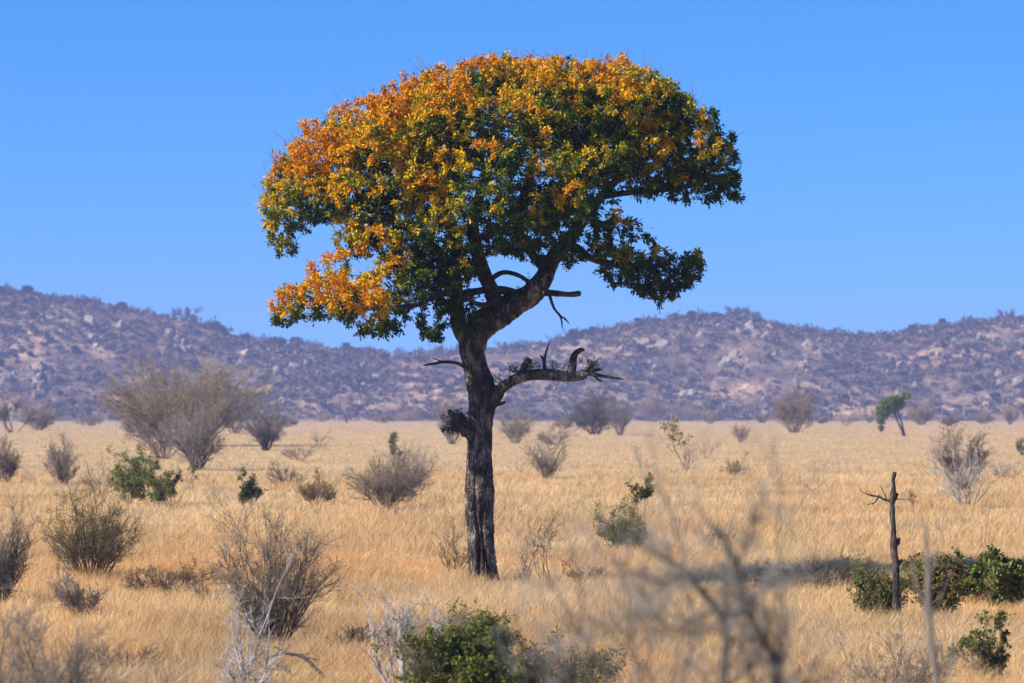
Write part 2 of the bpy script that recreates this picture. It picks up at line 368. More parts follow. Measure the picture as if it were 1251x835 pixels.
# ------------------------------------------------------------------ branching plants
GREY, PALE, BROWN, DARK, OLIV = (.20, .175, .15), (.40, .37, .34), (.15, .105, .07), (.075, .062, .052), (.14, .12, .075)
G_DK, G_MD, G_LT, G_OL, G_YE = (.060, .090, .008), (.12, .155, .02), (.22, .25, .045), (.24, .20, .035), (.34, .30, .05)
def mixcol(rng, n, cols, var=.3):
    c = np.array(cols)[rng.integers(len(cols), size=n)]; return c * rng.uniform(1 - var, 1 + var, (n, 1))
def shrub_parts(seed, W, H, st):
    """returns stems mesh, twigs mesh, foliage mesh (or None); W, H in metres"""
    rng = np.random.default_rng(seed); g = lambda k, d: st.get(k, d)
    ns = int(g('ns', 16) * 1.35); mx_ = min(g('maxang', 75), math.degrees(math.atan(W * .5 / H)) * 1.35 + 10)
    th = np.radians(mx_) * np.sqrt(rng.random(ns)) * 1.; ph = rng.uniform(0, 2 * np.pi, ns)
    d = np.stack([np.sin(th) * np.cos(ph), np.sin(th) * np.sin(ph), np.cos(th)], -1)
    env = (1 + g('lop', 1.) * (.20 * np.sin(ph * 2 + seed) + .12 * np.sin(ph * 3 + seed * 2.3))) / ((np.sin(th) / (W * .52)) ** 3.4 + (np.cos(th) / (H * .95)) ** 3.4) ** (1 / 3.4)
    L = env * rng.uniform(g('lmin', .6), .95, ns)
    base = np.stack([d[:, 0], d[:, 1], d[:, 2] * 0], -1) * W * g('basew', .11) + rng.normal(size=(ns, 3)) * [W * .03, W * .03, 0]
    d0 = norm(d + np.array([0, 0, g('rise', .25)])); K = 7
    P0, R0 = walk(base, d0, L * 1.0, np.full(ns, g('r', .012)) * rng.uniform(.7, 1.3, ns), rng, K, g('jit', .16), 0.)
    # bend outward so the tips reach the intended crown
    tgt = base + d * L[:, None]; s_ = np.linspace(0, 1, K)[None, :, None]; P0 = P0 + (tgt - P0[:, -1])[:, None] * s_ ** 1.5
    n1, n2_, n3 = g('n', (6, 5, 4)); n1 = int(n1 * 1.35 + .5) if n3 else n1; n2_ = int(n2_ * 1.4 + .5) if n3 else n2_; n3 = int(n3 * 1.35 + .5) if n3 else 0
    P1, R1 = grow(P0, R0, n1, rng, (g('t1', .25), 1), g('l1', .46), g('ang', (20, 55)), g('up', .15), 5, g('jit', .16), .65, g('rm', .003))
    P2, R2 = grow(P1, R1, n2_, rng, (.15, 1), .5, g('ang', (20, 60)), g('up', .15) * .7, 4, .2, .6, g('rm', .003) * .8)
    col = np.array(g('col', GREY)) * (1.0, .95, .88); tw = np.array(g('tcol', g('col', GREY))) * (1.1, 1.02, .9)
    def cv(V, c, K, S, v=.25):
        n = len(V) // (K * S); return np.repeat(c * rng.uniform(1 - v, 1 + v, (n, 1)), K * S, 0)
    A = Acc(); V, q = tubes(P0, R0, 5); A.add(V, q, cv(V, col, K, 5)); V, q = tubes(P1, R1, 4); A.add(V, q, cv(V, col, 5, 4))
    stems = A.mesh("stems", M_TWIG)
    B = Acc(); V, q = tubes(P2, R2, 3); B.add(V, q, cv(V, tw, 4, 3)); tips = P2; tr = R2
    if n3:
        P3, R3 = grow(P2, R2, n3, rng, (.1, 1), .55, (20, 65), .05, 3, .2, .7, g('rm', .003) * .65)
        V, q = tubes(P3, R3, 3); B.add(V, q, cv(V, tw, 3, 3)); tips = P3
    twigs = B.mesh("twigs", M_TWIG)
    fol = None; nl = g('leaves', 0)
    if nl:
        src = P2 if g('lsrc', 3) == 2 or not n3 else P3
        if nl < 1:
            src = src[rng.random(len(src)) < nl]; nl = 1
        if n3 and nl >= 2: src = src[fbm(src[:, -1] / H * 3.2 + seed, 3, seed) > -.17]; 
        if 'lreg' in st:      # leaves only in part of the plant
            cpt = np.array(st['lreg'][:3]) * [W * .5, W * .5, H]; rr = st['lreg'][3] * H
            src = src[np.linalg.norm(src[:, -1] - cpt, axis=1) < rr * rng.uniform(.6, 1.1, len(src))]
        m_ = len(src) * nl
        if m_:
            ii = np.repeat(np.arange(len(src)), nl); t = rng.uniform(0, 1, m_)[:, None]; kk = src.shape[1]
            a_, b_ = src[ii, kk - 2], src[ii, kk - 1]; p_ = a_ + (b_ - a_) * t
            dd = norm(norm(b_ - a_) + rng.normal(size=(m_, 3)) * .8 + [0, 0, g('ldroop', 0)])
            ls = g('ls', .04) * rng.uniform(.6, 1.3, m_)
            p_ = p_ + rng.normal(size=p_.shape) * min(.022 * W, .04 * H)
            V, Fc, C = leaves(p_, dd, norm(rng.normal(size=(m_, 3)) * .7 + [-.3, -.2, 1]), ls, ls * g('lw', .5), mixcol(rng, m_, tuple(g('lcol', (G_DK, G_MD))) * 4 + ((.19, .12, .05), (.26, .22, .08)), .4))
            fol = mk_mesh("foliage", V, [Fc], M_LEAF, C)
    return stems, twigs, fol
def build(name, label, cat, loc, parts, group=None, rz=0, sc=(1, 1, 1)):
    t = thing(name, label, cat, loc, group, rz, sc)
    for nm, me in zip(("stems", "twigs", "foliage"), parts):
        if me is not None: link(nm, me, t)
    return t

# skyline trees
HT = []
for k, (W_, H_, st) in enumerate([
    (7, 5.5, dict(ns=7, maxang=62, lmin=.8, r=.14, n=(6, 5, 5), rm=.02, t1=.45, l1=.45, col=(.10, .085, .08), leaves=.5, ls=.3, lcol=((.14, .12, .11), (.17, .14, .13)))),
    (4.5, 5, dict(ns=6, maxang=45, lmin=.75, r=.11, n=(6, 5, 5), rm=.018, t1=.4, l1=.45, col=(.11, .095, .09), leaves=.4, ls=.3, lcol=((.14, .12, .11), (.17, .14, .13)))),
    (9, 6, dict(ns=7, maxang=66, lmin=.88, r=.16, n=(6, 6, 5), rm=.022, t1=.6, l1=.4, up=.25, col=(.09, .08, .075), leaves=.7, ls=.3, lcol=((.13, .11, .10), (.16, .13, .13)))),
    (4, 4.5, dict(ns=7, maxang=60, lmin=.7, r=.10, n=(6, 6, 5), rm=.035, t1=.25, l1=.5, col=(.05, .05, .035), leaves=8, ls=.38, lcol=((.035, .05, .02), (.05, .06, .03))))]):
    HT.append((shrub_parts(900 + k, W_, H_, st), W_, H_))
def where(px): return 'left hill' if px < 300 else 'low saddle behind the main tree' if px < 680 else 'right hill' if px < 1040 else 'far right hill'
def hill_tree(px, H, kind, label, grp=None, D=None, cat=None):
    Y = HC - 12 if D is None else D; X = (px - CX) / F * Y
    z = float(hill_at(X, Y)[0]); s = H / HT[kind][2]; rz = (px * 1.7) % 6.28
    t = thing("hilltop_tree", label, "tree" if cat is None else cat, (X, Y, z - .3), grp, rz, (s, s, s))
    for nm, me in zip(("trunk", "crown"), HT[kind][0][:2]): link(nm, me, t)
    if HT[kind][0][2] is not None: link("foliage", HT[kind][0][2], t)
for a_ in [(33, 6, 3, "small dark tree standing alone on the left end of the hill crest"),
           (228, 8.5, 2, "broad flat crowned bare tree standing out on the crest of the left hill"),
           (182, 5.5, 0, "leaning umbrella shaped tree just left of the broad flat one on the crest"),
           (112, 5, 1, "thin bare tree on the left hill crest above the pale cliff rocks"),
           (268, 4.5, 3, "short dark bush tree right of the broad flat one on the left hill"),
           (700, 6.5, 3, "dark round tree on the skyline right of the main tree's dead limb"),
           (738, 5.5, 1, "feathery bare tree on the skyline at the left foot of the right hill"),
           (902, 6.5, 2, "dense dark topped tree on the highest point of the right hill"),
           (985, 5.2, 0, "small umbrella shaped tree alone on the skyline slope of the right hill"),
           (1228, 7.5, 2, "wide bare tree on the hill crest near the right edge")]:
    hill_tree(*a_)
rng = np.random.default_rng(33)
for k in range(190):
    px = rng.uniform(-20, 1270); kd = int(rng.choice([0, 0, 1, 1, 2, 3])); ad = ("umbrella shaped bare", "upright bare", "flat topped bare", "dark dense")[kd]
    hill_tree(px, rng.uniform(2.6, 6.0), kd, ad + " tree on the crest of the " + where(px), ad + " trees along the crest of the " + where(px), HC + rng.uniform(-22, 8))
for k in range(60):
    px = rng.uniform(0, 1251); py = rng.uniform(415, 500); h = hill_hit(px, py)
    if h is None: continue
    s = rng.uniform(2.2, 4.2)
    hill_tree(px, s, 3, "dark green bush among scrub on the slope of the " + where(px), "dark bushes on the slope of the " + where(px), h[1], "bush")

# ------------------------------------------------------------------ the main tree
TB = dist(703); TS = TB / F                      # metres per photo pixel at the tree
tree = thing("spreading_tree", "tall spreading tree with orange and green leaves standing alone in the middle of the plain", "tree", (0, 0, 0))
def PT(px, py, dy=0.):                           # pixel plus depth offset in metres (positive = away)
    return P(px, py, TB + dy)
tb = P(590, 703, TB); tree.location = (tb[0], TB, 0)
TO = np.array([tb[0], TB, 0.])
def limb_mesh(name, pts, rad, S=20, step=.05, amp=.10, mat=None, cap=True, ridge=0.):
    """pts: (px,py,dy); rad in px"""
    p_ = np.array([PT(*a_) for a_ in pts]) - TO; r_ = np.array(rad) * TS
    L = np.linalg.norm(np.diff(p_, axis=0), axis=1).sum(); n_ = max(int(L / step), 6)
    c, r_ = resample(p_, r_, n_)
    if cap: r_ = r_ * np.minimum(1, (.15 + (n_ - 1 - np.arange(n_)) * 1.2))
    V, q = tubes(c[None], r_[None], S); V = V.reshape(n_, S, 3)
    out_ = norm(V - c[:, None]); dsp = amp * fbm(V * [7, 7, 7 if ridge == 0 else 2.2], 4, 77) + .5 * amp * vnoise(V * 1.9, 5)
    V = V + out_ * (dsp * r_[:, None])[..., None]
    top = V[-1].mean(0); k = n_ * S; Vf = np.vstack([V.reshape(-1, 3), top]); ring = np.arange(k - S, k)
    tri = np.stack([ring, np.roll(ring, -1), np.full(S, k)], -1)
    return mk_mesh(name, Vf, [q, tri], mat or M_LIMB, smooth=True), c, r_
# trunk: fused stems, deep furrows
tc_ = np.array([(590, 727), (589.5, 703), (588, 680), (587, 650), (585.5, 625), (585, 600), (585.5, 575), (586, 550), (586.5, 520), (588, 500), (590, 488), (588, 475), (583, 455), (578, 437), (576, 420), (580, 403)], float)
tr_ = np.array([19.5, 17.2, 16.8, 17, 17.5, 18, 16.5, 15.2, 15, 16.2, 18, 17.5, 14.5, 14, 15.5, 16.5])
pp = np.array([PT(a_, b_, 0) for a_, b_ in tc_]) - TO; n_ = 330; S = 120
c, r_ = resample(pp, tr_ * TS, n_)
V, q = tubes(c[None], r_[None], S); V = V.reshape(n_, S, 3); od = norm(V - c[:, None])
phi = np.arctan2(od[..., 1], od[..., 0]); zz = c[:, 2][:, None]
flute = np.zeros_like(phi)
for a0, dep, wd, wob in [(-1.95, .30, .16, 1.1), (-1.15, .34, .15, 1.7), (-2.9, .16, .2, .8), (.3, .2, .25, 1.4), (1.7, .22, .25, .9)]:
    cen = a0 + .22 * np.sin(zz * wob + a0 * 3) + .06 * np.sin(zz * 4.1 + a0); dd = np.angle(np.exp(1j * (phi - cen)))
    flute -= dep * np.exp(-(dd / wd) ** 2) * np.clip(1.25 - zz / 4.6, .25, 1)
bark = .075 * fbm(V * [11, 11, 3.0], 4, 3) + .05 * np.abs(fbm(V * [26, 26, 7], 3, 9)) + .16 * fbm(V * [1.6, 1.6, 1.5], 3, 6) + .10 * np.abs(fbm(V * [8, 8, 12], 3, 19)) - .10 * np.clip(.12 - np.abs(vnoise(V * [6, 6, 9], 29)), 0, 1) * 6
flare = .28 * np.clip(1 - zz / .8, 0, 1) ** 2 * (1 + .5 * np.cos(phi * 4 + 1))
V = V + od * ((flute + bark + flare) * r_[:, None])[..., None]
link("trunk", mk_mesh("trunk", V.reshape(-1, 3), [q], M_BARK, smooth=True), tree)
LIMBS = []    # centre lines used as the starting skeleton of the crown
def limb(pts, rad, seed=True, nm="limb", **k):
    me, c, r_ = limb_mesh(nm, pts, rad, **k); link(nm, me, tree)
    if seed: LIMBS.append((c, r_))
limb([(578, 425, 0), (584, 405, 0), (601, 388, .0), (626, 373, -.05), (648, 361, -.1), (662, 344, -.1), (670, 326, 0), (681, 308, .1), (696, 293, .2), (712, 270, .4), (735, 240, .6), (765, 210, .9), (800, 190, 1.1), (835, 180, 1.2)],
     [15, 17, 17, 16, 14.5, 12, 10, 9, 8, 6.5, 5.5, 4.5, 3, 2], S=40, amp=.22, mat=M_BARK)
limb([(578, 425, .2), (562, 402, .5), (558, 375, .6), (557, 345, .7), (558, 310, .8), (550, 270, .9), (530, 230, 1.0), (510, 190, 1.0), (495, 150, .9)], [11, 10, 8.5, 8, 8, 7, 5.5, 4, 2.5], S=28, amp=.16)
limb([(612, 392, 0), (606, 372, -.05), (599, 352, -.1), (590, 332, -.2), (582, 305, -.4), (578, 270, -.6), (588, 230, -.9), (600, 190, -1.1), (610, 150, -1)], [11, 10.5, 9.5, 8.5, 8, 6.5, 5.5, 4, 2.5], S=28, amp=.16)
limb([(640, 366, .1), (623, 357, 0), (602, 354, -.1), (583, 356, -.3), (564, 359, -.5), (535, 360, -.9), (511, 372, -1.3), (480, 376, -1.7), (440, 378, -2.0), (405, 378, -2.1)], [6, 5.5, 5, 4.6, 4.4, 3.8, 3.2, 2.8, 2.2, 1.6], S=14, amp=.14)
limb([(597, 346, -.1), (606, 337, -.2), (618, 333, -.25), (634, 337, -.2), (648, 346, -.1), (658, 353, 0)], [3.5, 3.2, 2.9, 2.7, 2.6, 2.6], S=12, amp=.18, seed=False)
limb([(608, 362, -.15), (596, 372, -.35), (584, 372, -.6), (572, 366, -.9), (560, 366, -1.1)], [4, 3.6, 3.2, 2.8, 2], S=12, amp=.14)
limb([(690, 299, .1), (706, 304, -.1), (722, 316, -.3), (748, 322, -.5), (780, 325, -.6), (815, 325, -.5)], [5.5, 5, 4.4, 3.8, 3, 2], S=14, amp=.14)
limb([(672, 322, 0), (690, 305, -.5), (704, 275, -1.0), (708, 240, -1.5), (716, 212, -1.8)], [6, 5.5, 4.5, 3.5, 2], S=16, amp=.14)
limb([(668, 336, 0), (656, 318, .15), (642, 298, .3), (632, 262, .6), (645, 220, 1.0), (655, 160, 1.2), (660, 125, 1.2)], [5.5, 5, 4.6, 4.5, 4, 3, 2], S=16, amp=.14)
limb([(556, 330, .8), (535, 305, .8), (505, 285, .5), (470, 265, .2), (430, 250, -.2), (400, 238, -.4)], [5.5, 5, 4.5, 4, 3, 2], S=14, amp=.14)
limb([(560, 385, .4), (545, 372, .1), (526, 350, -.4), (500, 330, -.9), (470, 322, -1.3)], [4.5, 4, 3.6, 3, 2], S=14, amp=.14)
limb([(735, 240, .6), (775, 235, .9), (815, 232, 1.0), (855, 225, .9)], [4, 3.6, 3, 2], S=12, amp=.14)
# dead wood, bare
def dead(pts, rad, label, twig=None, seed=1, **k):
    me, c, r_ = limb_mesh("dead_branch", pts, rad, **k); o_ = link("dead_branch", me, tree); o_["label"] = label
    return o_, c, r_
dead([(658, 357, -.1), (668, 358, -.3), (680, 359, -.45), (694, 360, -.55), (706, 359, -.6), (710, 357, -.6)], [4.6, 4, 3.4, 3.3, 3.8, 4.2], "short bare stub with a knobbed end under the crown", S=14, amp=.3)
o1, c1_, r1_ = dead([(671, 359, -.35), (673, 366, -.4), (677, 377, -.4), (685, 388, -.45), (687, 402, -.45)], [2.4, 1.9, 1.7, 1.3, .7], "thin dead twig hanging beneath the stub", S=8, amp=.3)
for pts, rad in [([(677, 377, -.4), (683, 384, -.5), (694, 394, -.6)], [1.4, 1.1, .6]), ([(685, 388, -.45), (690, 389, -.4), (696, 397, -.4)], [1.2, .9, .6])]:
    link("twig", limb_mesh("twig", pts, rad, S=6, amp=.2)[0], tree)
low, cl, rl = dead([(592, 492, -.05), (604, 486, -.15), (614, 474, -.35), (628, 465, -.5), (645, 459, -.6), (664, 457.5, -.65), (684, 459.5, -.65), (700, 460, -.65), (712, 459, -.65), (717, 456, -.65)],
     [10, 8.5, 6.8, 6.6, 6.6, 6.4, 6, 6.2, 5.4, 4.5], "thick low limb reaching out to the right with broken upright ends", S=26, amp=.24, mat=M_BARK)
for nm, pts, rad, S_ in [
    ("broken_stub", [(697, 461, -.65), (699, 450, -.65), (700, 440, -.66), (703, 432, -.66), (710, 427.5, -.66), (715, 428, -.66)], [5.4, 4.7, 4.1, 3.6, 3.0, 1.6], 16),
    ("broken_stub", [(638, 456, -.55), (641, 447, -.55), (646, 441, -.55), (650, 440, -.55)], [4.5, 4.2, 3.8, 3], 12),
    ("broken_stub", [(600, 494, -.15), (608, 494, -.25), (616, 492, -.3), (618, 490, -.3)], [3.4, 2.6, 2.4, 2.2], 10),
    ("dead_twig", [(710, 457, -.65), (720, 456, -.75), (731, 459, -.85), (746, 461, -.9), (763, 464, -.9)], [4.2, 3.2, 2.3, 1.6, .8], 8),
    ("dead_twig", [(720, 456, -.75), (729, 452, -.7), (736, 452, -.7)], [2.2, 1.8, 1], 8),
    ("dead_twig", [(724, 458, -.8), (731, 464, -.8), (738, 467, -.8)], [1.8, 1.4, .8], 8),
    ("dead_twig", [(714, 456, -.7), (722, 449, -.6), (728, 443, -.6)], [2.2, 1.6, .9], 8),
    ("dead_twig", [(667, 457, -.62), (665, 447, -.6), (664, 439, -.6), (659, 434, -.6)], [2.6, 2.1, 1.7, 1.1], 8),
    ("dead_twig", [(665, 443, -.6), (667, 431, -.6), (672, 416, -.6)], [1.7, 1.3, .6], 8),
    ("dead_twig", [(605, 485, -.2), (602, 476, -.35), (608, 470, -.4)], [1.6, 1.3, .8], 8),
    ("dead_twig", [(572, 451, -.25), (558, 444, -.4), (542, 442.5, -.5), (528, 445, -.55), (516, 447, -.55)], [2.6, 2.0, 1.7, 1.4, .8], 8),
    ("dead_twig", [(542, 442.5, -.5), (534, 440, -.5), (526, 437, -.5)], [1.1, .8, .5], 6)]:
    link(nm, limb_mesh(nm, pts, rad, S=S_, amp=.3)[0], tree)

# crown lobes in photo pixels: cx, cy, rx, ry, depth offset m, depth radius m, density weight
LOBES = [(655, 262, 40, 26, -1.3, .9, 1.1), (685, 285, 32, 22, -1.2, .8, 1.0), (700, 250, 36, 26, -1.6, .8, 1.0), (350, 235, 26, 26, -.5, .8, .9), (640, 84, 50, 18, .2, 1.2, .8), (880, 180, 26, 24, .3, .9, .8), (795, 222, 48, 20, .4, 1.0, 1.2), (850, 218, 40, 20, .2, 1.0, 1.1), (730, 282, 30, 20, -.6, .8, 1.0), (690, 305, 26, 16, -.6, .7, .9), (640, 300, 30, 16, -.6, .8, .9), (560, 262, 46, 34, -1.9, .9, 1.2), (640, 268, 40, 30, -1.6, .8, 1.1), (525, 290, 42, 30, -1.6, .9, 1.2), (590, 296, 34, 20, -1.6, .7, 1.0), (660, 285, 34, 22, -1.2, .8, .9), (780, 200, 60, 34, -.9, 1.0, 1.1), (850, 190, 40, 30, -.5, 1.0, 1.), (560, 150, 60, 40, -1.8, 1.0, 1.2), (650, 145, 60, 36, -1.9, 1.0, 1.1), (735, 160, 50, 34, -1.5, 1.0, 1.1), (470, 190, 50, 34, -1.4, 1.0, 1.1), (545, 355, 30, 22, -1.0, .7, .9), (566, 300, 30, 30, -1.0, .7, .9), (770, 335, 40, 22, -.8, .7, 1.1), (810, 338, 48, 26, 0, 1.0, 1.2), (500, 372, 30, 22, -1.2, .8, .9), (505, 150, 92, 55, .3, 2.2, 1.25), (585, 118, 80, 42, .2, 2.6, 1.2), (665, 112, 85, 40, .2, 2.6, 1.2), (755, 128, 80, 45, .3, 2.4, 1.2), (820, 160, 62, 48, .5, 2.0, 1.1), (868, 200, 40, 40, .5, 1.6, 1.),
         (880, 228, 34, 22, .4, 1.1, .9), (845, 222, 38, 26, .6, 1.2, .8), (425, 185, 66, 48, .1, 1.8, 1.15), (385, 230, 55, 48, -.2, 1.7, 1.15), (352, 262, 33, 34, -.3, 1.1, 1.), (345, 302, 21, 22, -.3, .7, .8),
         (455, 240, 70, 42, -.6, 1.8, 1.2), (530, 215, 65, 45, -.9, 1.6, 1.1), (600, 215, 42, 34, -2.4, .9, 1.25), (605, 265, 26, 44, -2.3, .8, 1.1), (655, 170, 60, 40, -.6, 1.8, 1.0), (715, 208, 68, 30, -2.0, 1.2, 1.3), (722, 245, 42, 30, -2.1, .9, 1.2), (700, 268, 24, 20, -2.0, .6, 1.),
         (660, 240, 60, 45, .7, 1.6, 1.), (585, 175, 60, 40, 1.6, 1.4, .9), (740, 180, 70, 45, 1.8, 1.4, .9), (500, 220, 70, 50, 1.8, 1.3, .9), (610, 290, 50, 26, .2, 1.4, .9), (655, 300, 45, 20, .5, 1.2, .7),
         (470, 290, 62, 34, -.9, 1.5, 1.1), (425, 335, 40, 26, -1.5, 1.1, 1.0), (415, 368, 46, 34, -2.0, 1.3, 1.3), (455, 375, 42, 34, -2.1, 1.2, 1.3), (365, 375, 30, 25, -1.9, .8, 1.0), (478, 400, 26, 17, -2.0, .7, .9), (352, 388, 14, 12, -1.9, .4, .5),
         (495, 345, 46, 34, -1.4, 1.3, 1.1), (530, 325, 42, 32, -.4, 1.4, .9), (553, 380, 36, 34, -.6, .9, .85), (568, 330, 26, 26, -1.2, .7, .8), (570, 402, 24, 14, -.8, .6, .7), (528, 405, 22, 17, -1.0, .7, .6), (592, 398, 16, 12, -1.0, .4, .5),
         (755, 318, 30, 24, -.5, 1.0, 1.1), (800, 330, 44, 32, -.5, 1.2, 1.25), (840, 328, 28, 26, -.5, .9, 1.1), (810, 358, 26, 20, -.5, .7, .9), (738, 300, 26, 14, -.2, .8, .6), (760, 275, 24, 22, 0, .9, .45), (790, 292, 20, 8, -.2, .6, .3),
         (690, 318, 22, 10, 0, .7, .35), (625, 92, 70, 24, .2, 2.0, .9), (720, 90, 70, 24, .2, 1.8, .9), (530, 112, 50, 30, .3, 1.6, .9), (785, 112, 48, 30, .4, 1.6, .9), (460, 140, 40, 26, .2, 1.3, .9), (405, 150, 22, 22, .1, .8, .6), (352, 205, 20, 26, -.2, .8, .6), (330, 258, 14, 24, -.2, .6, .6)]
rng = np.random.default_rng(5)
at = []
for (cx_, cy_, rx, ry, dy, dr, wt) in LOBES:
    vol = (rx * TS) * (ry * TS) * dr * 4.19; m_ = int(vol * 150 * wt) + 20
    u = norm(rng.normal(size=(m_, 3))) * (rng.random((m_, 1)) ** .42) * 1.12
    edge = np.linalg.norm(u, axis=1); u = u[edge < 1.0 + .5 * fbm(u * 2.2 + cx_ * .1, 3, 91)]; m_ = len(u)
    at.append(np.stack([(cx_ + u[:, 0] * rx - CX) * TS, np.full(m_, TB) + dy + u[:, 1] * dr, CZ + (HY - cy_ + u[:, 2] * ry) * TS], -1) - TO)
at = np.concatenate(at)
keep = fbm(at * 1.5, 3, 88) > -.20       # leafless pockets between the clumps
at = at[keep]
# space colonisation from the traced limbs
nodes, par, nr0 = [], [], []
for c, r_ in LIMBS:
    st_ = 3; cc, rr = c[::st_], r_[::st_]; b0 = len(nodes)
    lo = int(len(cc) * .25)
    for k in range(lo, len(cc)):
        nodes.append(cc[k]); par.append(-1 if k == lo else len(nodes) - 2); nr0.append(rr[k])
n0 = len(nodes); nodes = np.array(nodes); par = np.array(par)
cap = 120000; Nn = np.zeros((cap, 3)); Nn[:n0] = nodes; Pa = np.full(cap, -1); Pa[:n0] = par; cnt = n0
bd = np.full(len(at), 1e9); bi = np.zeros(len(at), int)
for s_ in range(0, n0, 200):
    D_ = np.linalg.norm(at[:, None] - Nn[None, s_:min(s_ + 200, n0)], axis=2); j = D_.argmin(1); d_ = D_[np.arange(len(at)), j]
    b_ = d_ < bd; bd[b_] = d_[b_]; bi[b_] = j[b_] + s_
alive = np.ones(len(at), bool); STEP, KILL = .09, .10
for it in range(130):
    ids = np.nonzero(alive)[0]
    if len(ids) == 0: break
    dirs = norm(at[ids] - Nn[bi[ids]]); acc = np.zeros((cnt, 3)); np.add.at(acc, bi[ids], dirs); hit = np.unique(bi[ids])
    nd = norm(acc[hit] + rng.normal(size=(len(hit), 3)) * .22)
    new = Nn[hit] + nd * STEP; m_ = len(new)
    if cnt + m_ > cap: break
    Nn[cnt:cnt + m_] = new; Pa[cnt:cnt + m_] = hit
    for s_ in range(0, m_, 400):
        nb = new[s_:s_ + 400]; D2 = ((at[ids] ** 2).sum(1)[:, None] + (nb ** 2).sum(1)[None] - 2 * at[ids] @ nb.T); j = D2.argmin(1)
        d_ = np.sqrt(np.maximum(D2[np.arange(len(ids)), j], 0)); b_ = d_ < bd[ids]; bd[ids[b_]] = d_[b_]; bi[ids[b_]] = j[b_] + cnt + s_
    cnt += m_; alive &= bd > KILL
Nn, Pa = Nn[:cnt], Pa[:cnt]
ch = np.bincount(Pa[Pa >= 0], minlength=cnt); q_ = np.where(ch == 0, .0042 ** 2.1, 0.); 
for i in range(cnt - 1, n0 - 1, -1): q_[Pa[i]] += q_[i]
rad = np.maximum(q_, 0) ** (1 / 2.1); rad = np.minimum(rad, .085)
depth = np.zeros(cnt)            # distance in nodes to the tip below
for i in range(cnt - 1, n0 - 1, -1): depth[Pa[i]] = max(depth[Pa[i]], depth[i] + 1)
e = np.arange(n0, cnt)
seg = np.stack([Nn[Pa[e]], Nn[e] + norm(Nn[e] - Nn[Pa[e]]) * .006], 1); sr = np.stack([np.maximum(rad[e], .0) , rad[e]], 1)
B = Acc(); big = rad[e] > .012
V, q = tubes(seg[big], sr[big], 6); B.add(V, q, (.075, .062, .05)); V, q = tubes(seg[~big], sr[~big], 3); B.add(V, q, (.13, .105, .085))
link("branches", B.mesh("branches", M_TWIG), tree)
# leaves on the outer nodes
print('nodes', cnt, 'tips', (depth[e] == 0).sum(), 'attr', len(at)); tipn = e[depth[e] <= 3]; nl = 27
ii = np.repeat(tipn, nl); m_ = len(ii)
sel = rng.random(m_) < np.where(depth[ii] == 0, 1., .62); ii = ii[sel]; m_ = len(ii)
gd = norm(Nn[ii] - Nn[Pa[ii]]); p_ = Nn[Pa[ii]] + (Nn[ii] - Nn[Pa[ii]]) * rng.uniform(0, 1.3, (m_, 1)) + rng.normal(size=(m_, 3)) * .03
dd = norm(gd * .6 + rng.normal(size=(m_, 3)) * .75 + [0, 0, -.25])
ls = .077 * rng.uniform(.42, 1.5, m_)
# autumn colour on upper, left and front shoots; the right side's shade is painted green
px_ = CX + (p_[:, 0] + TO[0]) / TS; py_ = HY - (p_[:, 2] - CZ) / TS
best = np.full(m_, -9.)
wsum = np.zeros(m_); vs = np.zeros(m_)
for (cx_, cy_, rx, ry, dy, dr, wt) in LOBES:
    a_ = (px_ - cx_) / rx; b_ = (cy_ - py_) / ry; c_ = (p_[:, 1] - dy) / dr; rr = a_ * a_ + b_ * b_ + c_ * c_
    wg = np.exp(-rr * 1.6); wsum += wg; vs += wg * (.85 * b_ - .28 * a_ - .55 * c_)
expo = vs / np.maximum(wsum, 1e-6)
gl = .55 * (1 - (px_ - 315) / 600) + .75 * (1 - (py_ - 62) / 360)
gl = gl - .42 * np.clip((px_ - 760) / 120, 0, 1) - .30 * np.exp(-(((px_ - 640) / 110) ** 2 + ((py_ - 275) / 45) ** 2)) - 1.1 * np.exp(-(((px_ - 560) / 60) ** 2 + ((py_ - 385) / 55) ** 2)) - 1.0 * np.exp(-(((px_ - 800) / 95) ** 2 + ((py_ - 325) / 50) ** 2)) + .75 * np.exp(-(((px_ - 420) / 80) ** 2 + ((py_ - 370) / 50) ** 2))  # right-hand terms put the crown's shade there into darker green leaves
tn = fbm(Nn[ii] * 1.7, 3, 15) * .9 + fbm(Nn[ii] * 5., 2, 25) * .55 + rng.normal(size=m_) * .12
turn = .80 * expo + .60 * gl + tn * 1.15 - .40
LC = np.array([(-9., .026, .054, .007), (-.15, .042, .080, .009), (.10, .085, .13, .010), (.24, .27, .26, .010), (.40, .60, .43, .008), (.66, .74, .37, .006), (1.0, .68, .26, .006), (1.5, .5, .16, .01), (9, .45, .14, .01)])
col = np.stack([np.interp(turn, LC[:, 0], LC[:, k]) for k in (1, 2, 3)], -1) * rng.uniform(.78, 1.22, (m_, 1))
V, Fc, C = leaves(p_, dd, norm(rng.normal(size=(m_, 3)) * .75 + [-.3, -.25, .8]), ls, ls * .46, col)
link("foliage", mk_mesh("foliage", V, [Fc], M_LEAF, C), tree)
